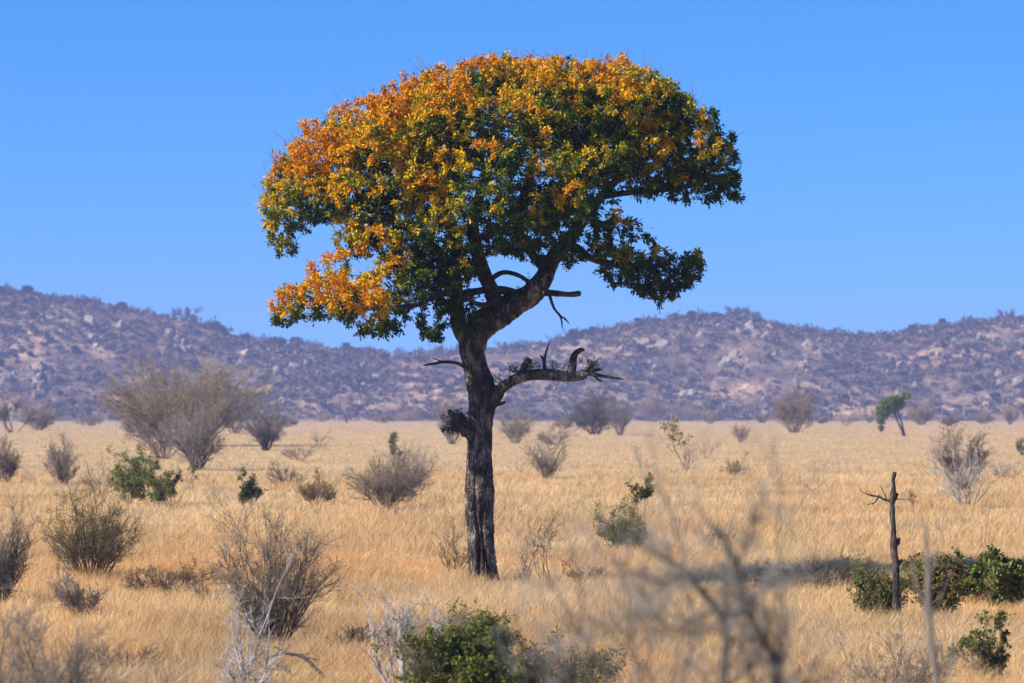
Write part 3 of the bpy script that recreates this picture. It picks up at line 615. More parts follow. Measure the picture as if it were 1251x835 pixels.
# bare twig ends poking out of the top and edges
tip = e[(depth[e] == 0)]; pxt = CX + (Nn[tip, 0] + TO[0]) / TS; pyt = HY - (Nn[tip, 2] - CZ) / TS
topz = np.interp(pxt, [315, 350, 400, 450, 520, 600, 700, 800, 870, 915], [260, 200, 150, 125, 92, 80, 75, 98, 150, 225])
k_ = (np.abs(pyt - topz) < 20) & (rng.random(len(tip)) < .32); tp = Nn[tip[k_]]; dn = norm(norm(tp - [0, 0, 8.0]) * [.6, .6, 0] + [0, 0, .9] + rng.normal(size=tp.shape) * .35)
T1, R1_ = walk(tp, dn, rng.uniform(.12, .5, len(tp)), np.full(len(tp), .0065), rng, 4, .16, .05)
T2, R2_ = grow(T1, R1_, 3, rng, (.2, 1), .5, (20, 45), .1, 3, .15, .7, .0035)
B = Acc(); V, q = tubes(T1, R1_, 3); B.add(V, q, (.2, .15, .12)); V, q = tubes(T2, R2_, 3); B.add(V, q, (.22, .15, .12))
link("bare_twigs", B.mesh("bare_twigs", M_TWIG), tree)
# sprouts on the low limb
def sprout(px, py, dy, rpx, n, cols, name="leafy_sprout", ls=.05, seed=0, sq=.6, twcol=(.08, .065, .05), nl=3):
    rg = np.random.default_rng(seed); b_ = PT(px, py, dy) - TO; rr = rpx * TS
    d = norm(rg.normal(size=(n, 3)) * [1, 1, sq] + [0, 0, .45]); p0 = b_ + rg.normal(size=(n, 3)) * rr * [.35, .2, .1]
    T1, Ra = walk(p0, d, rr * rg.uniform(.5, 1.2, n), np.full(n, .006), rg, 4, .25); T2, Rb = grow(T1, Ra, 4, rg, (.2, 1), .5, (25, 60), .1, 3, .2, .6, .0025)
    B = Acc(); V, q = tubes(T1, Ra, 3); B.add(V, q, twcol); V, q = tubes(T2, Rb, 3); B.add(V, q, twcol)
    me = B.mesh(name, M_TWIG); o_ = link(name, me, tree)
    if nl:
        ii = np.repeat(np.arange(len(T2)), nl); m_ = len(ii); pl = T2[ii, -1]; s_ = ls * rg.uniform(.6, 1.3, m_)
        V, Fc, C = leaves(pl, rg.normal(size=(m_, 3)), norm(rg.normal(size=(m_, 3)) + [0, 0, 1]), s_, s_ * .5, mixcol(rg, m_, cols)); 
        f_ = link("leaves", mk_mesh("leaves", V, [Fc], M_LEAF, C), o_)
sprout(632, 456, -.5, 14, 22, (G_DK, G_MD, G_OL), seed=1); sprout(648, 451, -.55, 11, 16, (G_OL, G_MD), seed=2); sprout(680, 452, -.6, 15, 20, (G_DK, G_OL), seed=3, nl=1, ls=.035)
sprout(722, 450, -.7, 13, 26, (G_DK, G_DK, G_OL), seed=4, nl=2); sprout(612, 466, -.4, 12, 14, (G_OL, G_DK), seed=5, nl=1, ls=.035); sprout(600, 366, -.2, 14, 16, (G_DK,), seed=6, nl=1, ls=.04)
sprout(655, 345, -.1, 12, 14, (G_DK,), seed=7, nl=1, ls=.03); sprout(636, 362, -.1, 16, 20, (G_DK, G_MD), seed=8, nl=1, ls=.04)
# shaggy dead tuft low on the left of the trunk
o_ = link("dead_tuft", limb_mesh("dead_tuft", [(577, 532, -.15), (568, 524, -.3), (560, 514, -.42), (551, 505, -.5), (547, 501, -.5)], [6, 6.5, 6, 4.5, 2], S=18, amp=1.1, mat=M_SNAG)[0], tree)
link("dead_tuft", limb_mesh("dead_tuft", [(575, 528, -.2), (566, 525, -.3), (556, 523, -.4), (549, 521, -.4)], [4.5, 4.5, 3.2, 1.6], S=14, amp=1.1, mat=M_SNAG)[0], tree)
sprout(562, 517, -.4, 15, 46, (DARK, (.05, .04, .03)), name="ragged_twigs", seed=9, ls=.06, sq=1, nl=3)
sprout(552, 522, -.4, 10, 26, (DARK, (.05, .04, .03)), name="ragged_twigs", seed=10, ls=.06, sq=1, nl=2)

# ------------------------------------------------------------------ bushes on the plain
S_DRY = dict(ns=24, n=(7, 5, 3), r=.012, rm=.0038, col=GREY, maxang=72)
def S(**k): d = dict(S_DRY); d.update(k); return d
LGR = dict(leaves=2, ls=.05, lw=.62, lcol=(G_DK, G_MD, G_MD, G_LT))
# name, centre px, base py, width px, height px, seed, style, label, category
PL = [
 ("grey_shrub", 48, 524, 48, 30, 1, S(r=.05, rm=.016, col=(.15, .14, .12), leaves=1, ls=.2, lcol=((.10, .10, .07), (.14, .12, .10))), "dense grey shrub at the far left, just right of a small forked tree", "bush"),
 ("small_tree", 16, 527, 60, 38, 2, S(ns=7, maxang=55, lmin=.8, t1=.5, r=.09, rm=.016, col=(.10, .085, .07), tcol=(.14, .13, .1), leaves=2, ls=.22, lcol=((.11, .12, .06), (.09, .10, .05), (.16, .15, .1))), "small forked tree with dull olive crown at the far left edge of the plain", "tree"),
 ("thorn_tree", 226, 542, 150, 100, 3, S(ns=50, n=(8, 7, 5), maxang=62, basew=.20, lop=0., rise=.7, r=.07, rm=.017, lmin=.66, col=(.15, .12, .085), tcol=(.25, .205, .12), leaves=.5, ls=.16, lcol=((.26, .23, .10), (.2, .18, .10))), "large twiggy thorn tree with yellowish grey dome, tallest bush on the plain", "tree"),
 ("thorn_tree", 287, 528, 46, 58, 4, S(ns=14, r=.06, rm=.016, col=(.16, .15, .12), leaves=1, ls=.14, lcol=((.2, .2, .08), (.16, .15, .09))), "hazy olive bush just behind the right flank of the large thorn tree", "bush"),
 ("grey_shrub", 243, 569, 74, 84, 5, S(ns=34, n=(8, 6, 4), maxang=55, r=.03, rm=.009, col=(.18, .165, .15), tcol=(.22, .2, .18)), "dense silver grey shrub in front of the large thorn tree's right side", "bush"),
 ("grey_shrub", 176, 533, 58, 26, 6, S(ns=22, r=.05, rm=.018, col=(.07, .06, .055), leaves=1, ls=.16, lcol=((.06, .05, .05),)), "low dark tangle at the left foot of the large thorn tree", "bush"),
 ("dry_shrub", 200, 556, 70, 52, 7, S(ns=22, r=.03, rm=.010, col=(.17, .15, .14)), "tangled grey thicket between the thorn tree and the silver shrub before it", "bush"),
 ("grey_shrub", 326, 547, 44, 50, 8, S(ns=36, n=(8, 6, 4), r=.035, rm=.012, maxang=50, col=(.09, .08, .07), tcol=(.17, .16, .15)), "compact dark hearted grey bush right of the large thorn tree", "bush"),
 ("dry_shrub", 392, 515, 20, 13, 9, S(r=.05, rm=.018, ns=12), "tiny dark shrub on the far edge of the plain left of the dead snag", "bush"),
 ("dry_shrub", 78, 585, 46, 54, 10, S(ns=32, maxang=48, r=.018, rm=.006, col=(.14, .115, .10), tcol=(.2, .18, .17)), "broom shaped dry shrub standing alone on the left side of the plain", "bush"),
 ("dry_shrub", 6, 583, 38, 48, 11, S(ns=26, maxang=60, r=.02, rm=.007, col=(.13, .11, .10)), "dry grey shrub cut off by the left edge in the middle distance", "bush"),
 ("green_shrub", 157, 608, 50, 60, 12, S(ns=11, maxang=52, n=(7, 5, 4), r=.016, rm=.004, **{**LGR, 'leaves': 3, 'ls': .075, 'lcol': (G_MD, G_LT, G_LT)}), "bright green leafy shrub with upright left shoot on the left of the plain", "bush"),
 ("green_shrub", 189, 611, 52, 50, 13, S(ns=9, maxang=62, n=(7, 5, 4), r=.016, rm=.004, **{**LGR, 'leaves': 3, 'ls': .07}), "darker green leafy shrub joined to the right of the bright green one", "bush"),
 ("green_shrub", 212, 614, 44, 52, 14, S(ns=5, maxang=58, lmin=.85, n=(5, 5, 4), t1=.5, r=.018, rm=.004, col=(.2, .18, .16), **{**LGR, 'leaves': 2, 'ls': .07, 'lcol': (G_MD, G_DK, G_LT)}), "open green shrub with bare forked grey stems, rightmost of the leafy cluster", "bush"),
 ("dry_shrub", 122, 598, 50, 36, 15, S(ns=9, n=(5, 4, 3), maxang=80, r=.01, rm=.004), "sparse bare twigs left of the bright green shrub", "bush"),
 ("green_shrub", 303, 613, 44, 38, 16, S(ns=8, maxang=70, n=(5, 4, 3), r=.012, rm=.004, leaves=2, ls=.10, lw=.75, lcol=(G_DK, G_DK, G_MD)), "small dark green shrub with big round leaves in open grass", "bush"),
 ("brown_shrub", 348, 588, 54, 22, 17, S(ns=18, maxang=82, r=.012, rm=.005, col=(.15, .105, .08)), "low reddish brown dry shrub right of the small round leaved one", "bush"),
 ("brown_shrub", 387, 608, 52, 26, 18, S(ns=20, maxang=80, r=.012, rm=.005, col=(.17, .125, .07), leaves=.4, ls=.05, lcol=(G_OL, BROWN)), "low yellowish brown shrub left of the large round twiggy bush", "bush"),
 ("dry_shrub", 366, 558, 40, 18, 19, S(ns=12, r=.02, rm=.007, col=(.22, .19, .16)), "faint low straw grey shrub behind the reddish brown one", "bush"),
 ("dry_shrub", 388, 542, 26, 16, 20, S(ns=8, n=(4, 4, 3), r=.02, rm=.007, col=(.2, .16, .14)), "tiny faint shrub in the far grass beyond the reddish brown shrub", "bush"),
 ("dry_shrub", 470, 613, 96, 66, 21, S(ns=38, n=(8, 6, 4), maxang=72, r=.014, rm=.0050, col=(.15, .13, .11), tcol=(.21, .185, .15)), "wide domed grey brown bush left of the main trunk", "bush"),
 ("dry_shrub", 503, 605, 56, 70, 22, S(ns=16, n=(6, 5, 3), maxang=60, lmin=.8, r=.014, rm=.0045, col=(.26, .24, .22)), "open pale stemmed shrub leaning out of the domed bush's right side", "bush"),
 ("green_shrub", 484, 556, 18, 24, 23, S(ns=6, maxang=45, n=(5, 4, 3), r=.02, rm=.008, leaves=2, ls=.16, lw=.7, lcol=(G_DK, G_DK)), "small dark green tuft showing above the domed grey brown bush", "bush"),
 ("olive_shrub", 111, 698, 132, 106, 24, S(ns=34, n=(7, 5, 4), maxang=74, r=.012, rm=.0038, col=(.075, .065, .045), tcol=(.13, .115, .065), leaves=.55, ls=.035, lcol=(G_OL, (.16, .17, .04), G_LT), lreg=(-.35, 0, .75, .55)), "round many stemmed shrub with olive leaves on its left, lower left of the plain", "bush"),
 ("dry_shrub", 4, 724, 66, 104, 25, S(ns=26, n=(7, 5, 4), maxang=60, r=.012, rm=.0035, col=(.10, .09, .08), tcol=(.17, .16, .15)), "dark stemmed bare shrub cut off by the left edge of the picture", "bush"),
 ("grey_shrub", 97, 738, 60, 52, 26, S(ns=22, n=(6, 5, 4), maxang=62, r=.008, rm=.003, col=(.20, .18, .16)), "small faded grey shrub just below the olive leaved round shrub", "bush"),
 ("dry_shrub", 333, 776, 120, 160, 27, S(ns=36, n=(7, 5, 3), maxang=50, lmin=.68, lop=.5, rise=.5, r=.011, rm=.0036, col=(.10, .085, .07), tcol=(.19, .17, .145), leaves=.10, ls=.03, lcol=(G_OL, G_YE)), "large vase shaped bare twiggy bush with dark heart, lower left foreground", "bush"),
 ("dry_sapling", 555, 692, 42, 68, 28, S(ns=9, n=(6, 5, 3), maxang=58, r=.009, rm=.003, col=(.12, .095, .08)), "thin brown twiggy sapling close to the left of the main trunk", "sapling"),
 ("dry_sapling", 668, 702, 72, 64, 29, S(ns=5, n=(6, 5, 3), maxang=70, lmin=.8, t1=.45, r=.011, rm=.003, jit=.28, col=(.10, .08, .065)), "crooked sparse brown sapling a little right of the main trunk", "sapling"),
 ("dry_sapling", 644, 700, 34, 36, 30, S(ns=5, n=(4, 4, 2), maxang=70, r=.012, rm=.003, jit=.3, col=(.08, .06, .05)), "short dark forked twigs between the main trunk and the crooked sapling", "sapling"),
 ("grey_shrub", 553, 540, 40, 56, 31, S(ns=26, n=(7, 5, 4), maxang=45, r=.03, rm=.012, col=(.20, .18, .16), leaves=.4, ls=.12, lcol=((.14, .10, .06), (.16, .13, .09)), lreg=(0, 0, .9, .4)), "tall pale grey bush with brownish top half hidden behind the main trunk", "bush"),
 ("grey_shrub", 629, 539, 46, 38, 32, S(ns=26, maxang=60, r=.03, rm=.010, col=(.22, .2, .17), leaves=.3, ls=.1, lcol=(G_OL,)), "vase shaped pale grey bush in the distance just right of the main trunk", "bush"),
 ("grey_shrub", 668, 579, 50, 46, 33, S(ns=30, maxang=62, r=.018, rm=.006, col=(.15, .115, .10), tcol=(.24, .22, .2)), "brown based grey bush with silvery right side right of the main trunk", "bush"),
 ("grey_shrub", 678, 541, 38, 20, 34, S(ns=20, r=.025, rm=.010, col=(.2, .17, .14)), "low buff bush far behind the brown based grey bush", "bush"),
 ("olive_shrub", 727, 529, 54, 42, 35, S(ns=34, n=(8, 6, 4), maxang=75, r=.05, rm=.014, col=(.10, .09, .07), leaves=1, ls=.17, lcol=((.08, .095, .04), (.12, .12, .06), (.07, .07, .05))), "dark olive rounded bush, larger of a pair near the far edge of the plain", "bush"),
 ("grey_shrub", 757, 530, 36, 50, 36, S(ns=22, maxang=50, r=.045, rm=.015, col=(.16, .15, .14)), "tall grey bare bush against the right side of the dark olive bush", "bush"),
 ("grey_shrub", 797, 515, 38, 34, 37, S(ns=24, maxang=60, r=.055, rm=.02, col=(.16, .15, .13), leaves=1, ls=.2, lcol=((.12, .12, .08), (.15, .13, .11))), "squarish grey olive bush on the far edge right of the tall grey one", "bush"),
 ("grey_shrub", 838, 514, 46, 20, 38, S(ns=20, maxang=75, r=.05, rm=.02, col=(.15, .14, .11), leaves=1, ls=.2, lcol=((.12, .13, .07), (.15, .13, .1))), "low spreading olive bush on the far edge behind the yellow topped sapling", "bush"),
 ("dead_sapling", 838, 571, 46, 56, 39, S(ns=7, n=(5, 4, 3), maxang=68, lmin=.75, jit=.26, r=.022, rm=.006, col=(.17, .15, .14), leaves=2, ls=.2, lw=.6, lcol=(G_YE, G_OL, G_MD), lreg=(-.3, 0, .95, .5)), "bent grey sapling with a small tuft of yellow green leaves on top", "sapling"),
 ("dead_sapling", 862, 556, 44, 40, 40, S(ns=7, n=(5, 4, 3), maxang=72, r=.015, rm=.005, jit=.24, col=(.24, .22, .2)), "faint pale twiggy sapling just right of the yellow topped one", "sapling"),
 ("dry_sapling", 783, 566, 20, 42, 41, S(ns=4, n=(5, 4, 2), maxang=38, lmin=.8, r=.014, rm=.005, col=(.24, .21, .19)), "thin pale upright twigs in open grass left of the bent grey sapling", "sapling"),
 ("dry_shrub", 905, 538, 22, 24, 42, S(ns=14, maxang=50, r=.03, rm=.010, col=(.17, .13, .11)), "small brown upright shrub alone between the pale sapling and the rounded bush", "bush"),
 ("olive_shrub", 970, 527, 48, 50, 43, S(ns=22, n=(7, 6, 4), maxang=62, r=.06, rm=.015, col=(.12, .105, .09), leaves=.6, ls=.15, lcol=((.12, .12, .07), (.14, .12, .09))), "tall ragged olive grey bush standing out on the right half of the far plain", "bush"),
 ("brown_shrub", 898, 577, 40, 18, 44, S(ns=14, maxang=78, r=.012, rm=.005, col=(.16, .13, .08), leaves=.4, ls=.06, lcol=(G_OL,)), "low olive brown shrub with one raised twig in the middle of the right grass", "bush"),
 ("grey_shrub", 1032, 519, 34, 20, 45, S(ns=10, maxang=70, r=.05, rm=.02, col=(.2, .19, .17), leaves=.6, ls=.18, lcol=((.17, .17, .12),)), "pale open bush on the far edge left of the small leaning green tree", "bush"),
 ("grey_shrub", 1062, 516, 18, 16, 46, S(ns=10, maxang=60, r=.04, rm=.02, col=(.13, .13, .12)), "very small dark bush just left of the leaning green tree", "bush"),
 ("grey_shrub", 1125, 518, 30, 26, 47, S(ns=26, maxang=62, r=.05, rm=.018, col=(.14, .12, .11)), "rounded brown grey bush on the far edge right of the leaning green tree", "bush"),
 ("grey_shrub", 1234, 518, 18, 26, 48, S(ns=16, maxang=55, r=.05, rm=.018, col=(.17, .16, .14)), "upright faded bush on the far edge near the right border", "bush"),
 ("dry_shrub", 1249, 553, 20, 20, 49, S(ns=10, maxang=55, r=.03, rm=.010, col=(.07, .07, .05), leaves=.6, ls=.1, lcol=(G_DK,)), "small dark shrub cut off by the right edge in the middle distance", "bush"),
 ("dry_shrub", 500, 514, 28, 14, 50, S(ns=14, maxang=78, r=.05, rm=.02, col=(.18, .17, .14)), "faint low bush on the far edge under the left of the crown", "bush"),
 ("grey_shrub", 1177, 592, 50, 66, 51, S(ns=34, n=(8, 6, 4), maxang=42, r=.016, rm=.006, t1=.5, col=(.07, .055, .05), tcol=(.085, .07, .065)), "dense dark brown nest like bush held inside pale bare stems on the right", "bush"),
 ("dead_shrub", 1180, 612, 92, 94, 52, S(ns=15, n=(4, 4, 3), maxang=60, lmin=.7, jit=.2, r=.024, rm=.006, col=(.36, .34, .33)), "spreading pale bare stems surrounding the dark nest like bush", "bush"),
 ("dry_shrub", 1150, 560, 46, 30, 53, S(ns=6, n=(5, 4, 3), maxang=55, lmin=.8, r=.012, rm=.004, jit=.28, col=(.15, .13, .12)), "thin crooked twigs rising left of the dark nest like bush", "bush"),
 ("green_shrub", 760, 664, 66, 50, 54, S(ns=16, n=(7, 6, 4), maxang=68, r=.01, rm=.003, **{**LGR, 'leaves': 2, 'ls': .045, 'lcol': (G_DK, G_DK, G_MD, G_OL)}), "compact dark green shrub right of the main trunk in the middle grass", "bush"),
 ("green_sapling", 784, 660, 34, 106, 55, S(ns=4, n=(7, 5, 3), maxang=14, lmin=.88, jit=.06, t1=.6, l1=.2, r=.012, rm=.003, col=(.2, .19, .17), **{**LGR, 'leaves': 2, 'ls': .06, 'lcol': (G_DK, G_MD)}), "slim grey stemmed sapling with leafy top beside the compact green shrub", "sapling"),
 ("dry_sapling", 998, 598, 50, 30, 56, S(ns=4, n=(4, 4, 3), maxang=62, r=.008, rm=.003, jit=.22, col=(.28, .25, .22)), "very sparse pale twigs in open grass left of the broken dead trunk", "sapling"),
 ("dry_sapling", 1116, 612, 12, 26, 57, S(ns=5, n=(4, 3, 3), maxang=35, r=.006, rm=.003, leaves=1, ls=.05, lcol=(G_OL,)), "tiny olive sprig right of the top of the broken dead trunk", "sapling"),
 ("olive_shrub", 1074, 744, 56, 64, 58, S(ns=18, n=(7, 5, 4), maxang=62, r=.009, rm=.003, col=(.12, .11, .08), leaves=1, ls=.055, lcol=(G_OL, G_MD, (.10, .11, .04))), "olive green shrub wrapped round the left foot of the broken dead trunk", "bush"),
 ("green_shrub", 1140, 741, 66, 74, 59, S(ns=16, n=(6, 5, 4), maxang=60, r=.01, rm=.003, leaves=1, ls=.07, lw=.6, lcol=(G_MD, G_OL, G_DK, (.20, .07, .03))), "green shrub with some reddish leaves right of the broken dead trunk", "bush"),
 ("green_shrub", 1194, 724, 46, 54, 60, S(ns=12, n=(6, 5, 4), maxang=60, r=.01, rm=.003, leaves=2, ls=.08, lw=.6, lcol=(G_MD, G_LT, G_DK)), "mid green leafy shrub between the reddish tinged one and the right edge bush", "bush"),
 ("green_shrub", 1226, 728, 62, 66, 61, S(ns=16, n=(7, 5, 4), maxang=64, r=.01, rm=.003, leaves=2, ls=.085, lw=.6, lcol=(G_DK, G_MD, G_LT)), "broad glossy dark green shrub near the right edge in front of the shaded strip", "bush"),
 ("dark_twigs", 1006, 709, 118, 30, 62, S(ns=46, n=(7, 5, 3), maxang=84, basew=.35, r=.008, rm=.004, col=(.07, .062, .058), tcol=(.09, .08, .075)), "low flat dark grey dead thicket lying in the grass left of the broken trunk", "bush"),  # dead brush; the crown's shadow on this strip is put into its dark colour
 ("dark_twigs", 203, 712, 76, 22, 63, S(ns=34, n=(6, 5, 3), maxang=84, basew=.35, r=.007, rm=.0035, col=(.10, .075, .05)), "low dark brown dead thicket right of the round olive shrub's foot", "bush"),  # low flat twigs, darker brown than the grass around them
 ("green_sapling", 1200, 812, 52, 56, 64, S(ns=9, n=(6, 5, 4), maxang=60, r=.007, rm=.0022, leaves=2, ls=.045, lw=.6, lcol=(G_DK, G_MD, G_LT)), "small leafy green shrub low in the right corner", "bush"),
 ("green_sapling", 1226, 800, 16, 54, 65, S(ns=2, n=(6, 5, 3), maxang=8, lmin=.9, t1=.75, l1=.16, r=.009, rm=.0025, leaves=2, ls=.05, lcol=(G_MD, G_DK)), "single thin stem with leafy tip right of the small corner shrub", "sapling"),
 ("dead_shrub", 1090, 842, 140, 78, 66, S(ns=26, n=(6, 5, 3), maxang=74, lmin=.7, jit=.2, r=.009, rm=.0025, col=(.15, .14, .13), tcol=(.22, .20, .18)), "wide tangle of bare grey sticks at the bottom below the broken trunk", "bush"),
 ("dead_shrub", 1160, 812, 70, 30, 67, S(ns=12, n=(4, 4, 3), maxang=85, basew=.2, r=.009, rm=.0025, col=(.11, .10, .09)), "low dark fallen sticks left of the small corner shrub", "bush"),
 ("dead_sapling", 305, 840, 90, 138, 68, S(ns=9, n=(5, 4, 3), maxang=42, lmin=.7, jit=.22, r=.017, rm=.0042, t1=.35, col=(.38, .38, .40)), "bleached whitish bare sapling in front of the large vase shaped bush", "sapling"),
 ("dead_sapling", 497, 846, 90, 208, 69, S(ns=11, n=(5, 4, 3), maxang=34, lmin=.6, jit=.17, r=.021, rm=.0050, t1=.35, col=(.42, .42, .45)), "tall bleached grey bare sapling left of the dense green foreground shrub", "sapling"),
 ("green_shrub", 560, 850, 116, 98, 70, S(ns=26, n=(8, 6, 4), maxang=70, r=.012, rm=.003, basew=.2, **{**LGR, 'leaves': 3, 'ls': .042, 'lcol': (G_DK, G_MD, G_MD, G_LT)}), "dense bright green shrub at the bottom below the main tree", "bush"),
 ("green_shrub", 618, 842, 80, 76, 71, S(ns=18, n=(7, 6, 4), maxang=64, r=.012, rm=.003, basew=.2, **{**LGR, 'leaves': 2, 'ls': .04, 'lcol': (G_DK, (.05, .07, .03), G_OL)}), "darker dull green shrub joined to the right of the dense bright green one", "bush"),
 ("green_shrub", 690, 846, 90, 84, 72, S(ns=16, n=(7, 5, 4), maxang=62, r=.012, rm=.003, basew=.2, leaves=1, ls=.045, lcol=((.06, .09, .04), G_OL, G_DK)), "greyish green shrub at the bottom seen through the blurred foreground twigs", "bush"),
 ("low_shrub", 468, 516, 30, 12, 180, S(ns=16, r=.04, rm=.017, maxang=76, col=(.15,.14,.12), leaves=.5, ls=.18, lcol=((.13,.12,.08),)), "small hazy bush on the far edge below the left of the crown", "bush"),
 ("low_shrub", 690, 523, 26, 13, 111, S(ns=16, r=.04, rm=.017, maxang=76, col=(.15,.14,.12), leaves=.5, ls=.18, lcol=((.13,.12,.08),)), "little grey bush just left of the dark olive rounded bush", "bush"),
 ("low_shrub", 868, 517, 20, 14, 192, S(ns=16, r=.04, rm=.017, maxang=76, col=(.15,.14,.12), leaves=.5, ls=.18, lcol=((.13,.12,.08),)), "little hazy bush on the far edge between the yellow topped and the pale saplings", "bush"),
 ("low_shrub", 932, 516, 18, 10, 159, S(ns=16, r=.04, rm=.017, maxang=76, col=(.15,.14,.12), leaves=.5, ls=.18, lcol=((.13,.12,.08),)), "tiny faint bush on the far edge left of the tall ragged olive one", "bush"),
 ("low_shrub", 1003, 517, 18, 9, 133, S(ns=16, r=.04, rm=.017, maxang=76, col=(.15,.14,.12), leaves=.5, ls=.18, lcol=((.13,.12,.08),)), "tiny faint bush on the far edge right of the tall ragged olive one", "bush"),
 ("low_shrub", 1160, 519, 20, 9, 193, S(ns=16, r=.04, rm=.017, maxang=76, col=(.15,.14,.12), leaves=.5, ls=.18, lcol=((.13,.12,.08),)), "tiny faint bush on the far edge above the dark nest like bush", "bush"),
 ("low_shrub", 1202, 517, 24, 13, 138, S(ns=16, r=.04, rm=.017, maxang=76, col=(.15,.14,.12), leaves=.5, ls=.18, lcol=((.13,.12,.08),)), "small hazy bush on the far edge left of the upright faded one", "bush"),
 ("low_shrub", 110, 519, 34, 10, 113, S(ns=16, r=.04, rm=.017, maxang=76, col=(.15,.14,.12), leaves=.5, ls=.18, lcol=((.13,.12,.08),)), "low faint bush on the far edge left of the large thorn tree", "bush"),
 ("low_shrub", 352, 520, 26, 12, 161, S(ns=16, r=.04, rm=.017, maxang=76, col=(.15,.14,.12), leaves=.5, ls=.18, lcol=((.13,.12,.08),)), "low faint bush on the far edge right of the compact dark hearted bush", "bush"),
 ("low_shrub", 1228, 580, 26, 14, 164, S(ns=22, maxang=82, basew=.35, r=.006, rm=.0035, n=(6, 5, 3), col=(.16,.12,.08), tcol=(.24,.19,.13)), "low brown scrub in the grass right of the pale bare stems", "bush"),
 ("low_shrub", 880, 655, 30, 12, 107, S(ns=22, maxang=82, basew=.35, r=.006, rm=.0035, n=(6, 5, 3), col=(.16,.12,.08), tcol=(.24,.19,.13)), "low wispy scrub in the grass above the blurred near bush", "bush"),
 ("low_shrub", 545, 762, 56, 14, 160, S(ns=22, maxang=82, basew=.35, r=.006, rm=.0035, n=(6, 5, 3), col=(.16,.12,.08), tcol=(.24,.19,.13)), "low brown scrub patch in the grass left of the dense green shrub's top", "bush"),
 ("low_shrub", 430, 772, 50, 14, 142, S(ns=22, maxang=82, basew=.35, r=.006, rm=.0035, n=(6, 5, 3), col=(.16,.12,.08), tcol=(.24,.19,.13)), "low brown scrub patch right of the large vase shaped bush", "bush"),
 ("low_shrub", 250, 728, 46, 13, 156, S(ns=22, maxang=82, basew=.35, r=.006, rm=.0035, n=(6, 5, 3), col=(.16,.12,.08), tcol=(.24,.19,.13)), "low brown scrub patch left of the large vase shaped bush", "bush"),
 ("low_shrub", 150, 800, 60, 16, 153, S(ns=22, maxang=82, basew=.35, r=.006, rm=.0035, n=(6, 5, 3), col=(.16,.12,.08), tcol=(.24,.19,.13)), "low dull scrub patch near the soft focus corner bush", "bush"),
 ("low_shrub", 720, 700, 40, 14, 141, S(ns=22, maxang=82, basew=.35, r=.006, rm=.0035, n=(6, 5, 3), col=(.16,.12,.08), tcol=(.24,.19,.13)), "low greyish scrub patch right of the crooked brown sapling", "bush"),
 ("grass_clump", 590, 700, 44, 10, 73, S(ns=70, n=(2, 0, 0), maxang=60, basew=.4, r=.005, rm=.002, col=(.34, .25, .11)), "", ""),
]
for (nm, px, py, wp, hp, sd, st, lab, cat) in PL:
    if nm == "grass_clump": continue
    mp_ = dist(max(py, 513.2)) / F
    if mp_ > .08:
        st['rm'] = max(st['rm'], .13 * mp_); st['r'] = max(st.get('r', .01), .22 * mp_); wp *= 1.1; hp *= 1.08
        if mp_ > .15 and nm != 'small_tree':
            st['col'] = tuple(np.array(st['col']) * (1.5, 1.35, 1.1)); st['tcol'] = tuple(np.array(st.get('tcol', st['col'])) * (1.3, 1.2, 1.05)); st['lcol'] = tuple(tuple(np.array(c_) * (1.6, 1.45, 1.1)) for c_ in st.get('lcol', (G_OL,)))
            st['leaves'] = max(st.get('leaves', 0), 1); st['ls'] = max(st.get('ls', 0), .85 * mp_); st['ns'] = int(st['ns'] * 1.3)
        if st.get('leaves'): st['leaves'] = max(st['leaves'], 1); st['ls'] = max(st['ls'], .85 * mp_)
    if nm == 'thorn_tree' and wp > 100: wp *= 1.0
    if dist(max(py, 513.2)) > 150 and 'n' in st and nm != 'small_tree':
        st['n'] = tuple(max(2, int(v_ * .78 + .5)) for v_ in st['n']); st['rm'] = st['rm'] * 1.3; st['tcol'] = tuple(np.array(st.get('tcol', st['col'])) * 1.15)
    D_ = min(dist(max(py, 513.2)), 1480.); mpp = D_ / F; loc = P(px, py, D_); W_, H_ = wp * mpp, hp * mpp + GZ * .8
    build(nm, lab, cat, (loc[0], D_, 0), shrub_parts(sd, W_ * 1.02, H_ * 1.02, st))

# small leaning green tree on the far plain
D_ = dist(531); mpp = D_ / F; o0 = P(1104, 531, D_); o0[2] = 0
def pl(pts, rr, name, mat, parent, S=8):
    p_ = np.array([P(a, b, D_ + (c if True else 0)) for a, b, c in pts]) - o0; c, r_ = resample(p_, np.array(rr) * mpp, 24); V, q = tubes(c[None], r_[None], S)
    return link(name, mk_mesh(name, V, [q], mat, np.full((len(V), 3), .12), smooth=True), parent), c, r_
gt = thing("leaning_tree", "small leaning tree with bright green crown on two bare stems, far right", "tree", o0)
_, ca, ra = pl([(1105, 536, 0), (1102, 527, 0), (1098, 518, 0), (1094, 508, 0), (1090, 498, 0), (1084, 492, 0)], [1.6, 1.4, 1.1, .9, .7, .4], "stem", M_SNAG, gt)
_, cb, rb = pl([(1106, 536, 1), (1103, 524, 1), (1101, 514, 1), (1097, 505, 1), (1100, 494, 1), (1104, 484, 1)], [1.4, 1.3, 1.0, .8, .6, .4], "stem", M_SNAG, gt)
rg = np.random.default_rng(71); pts = []
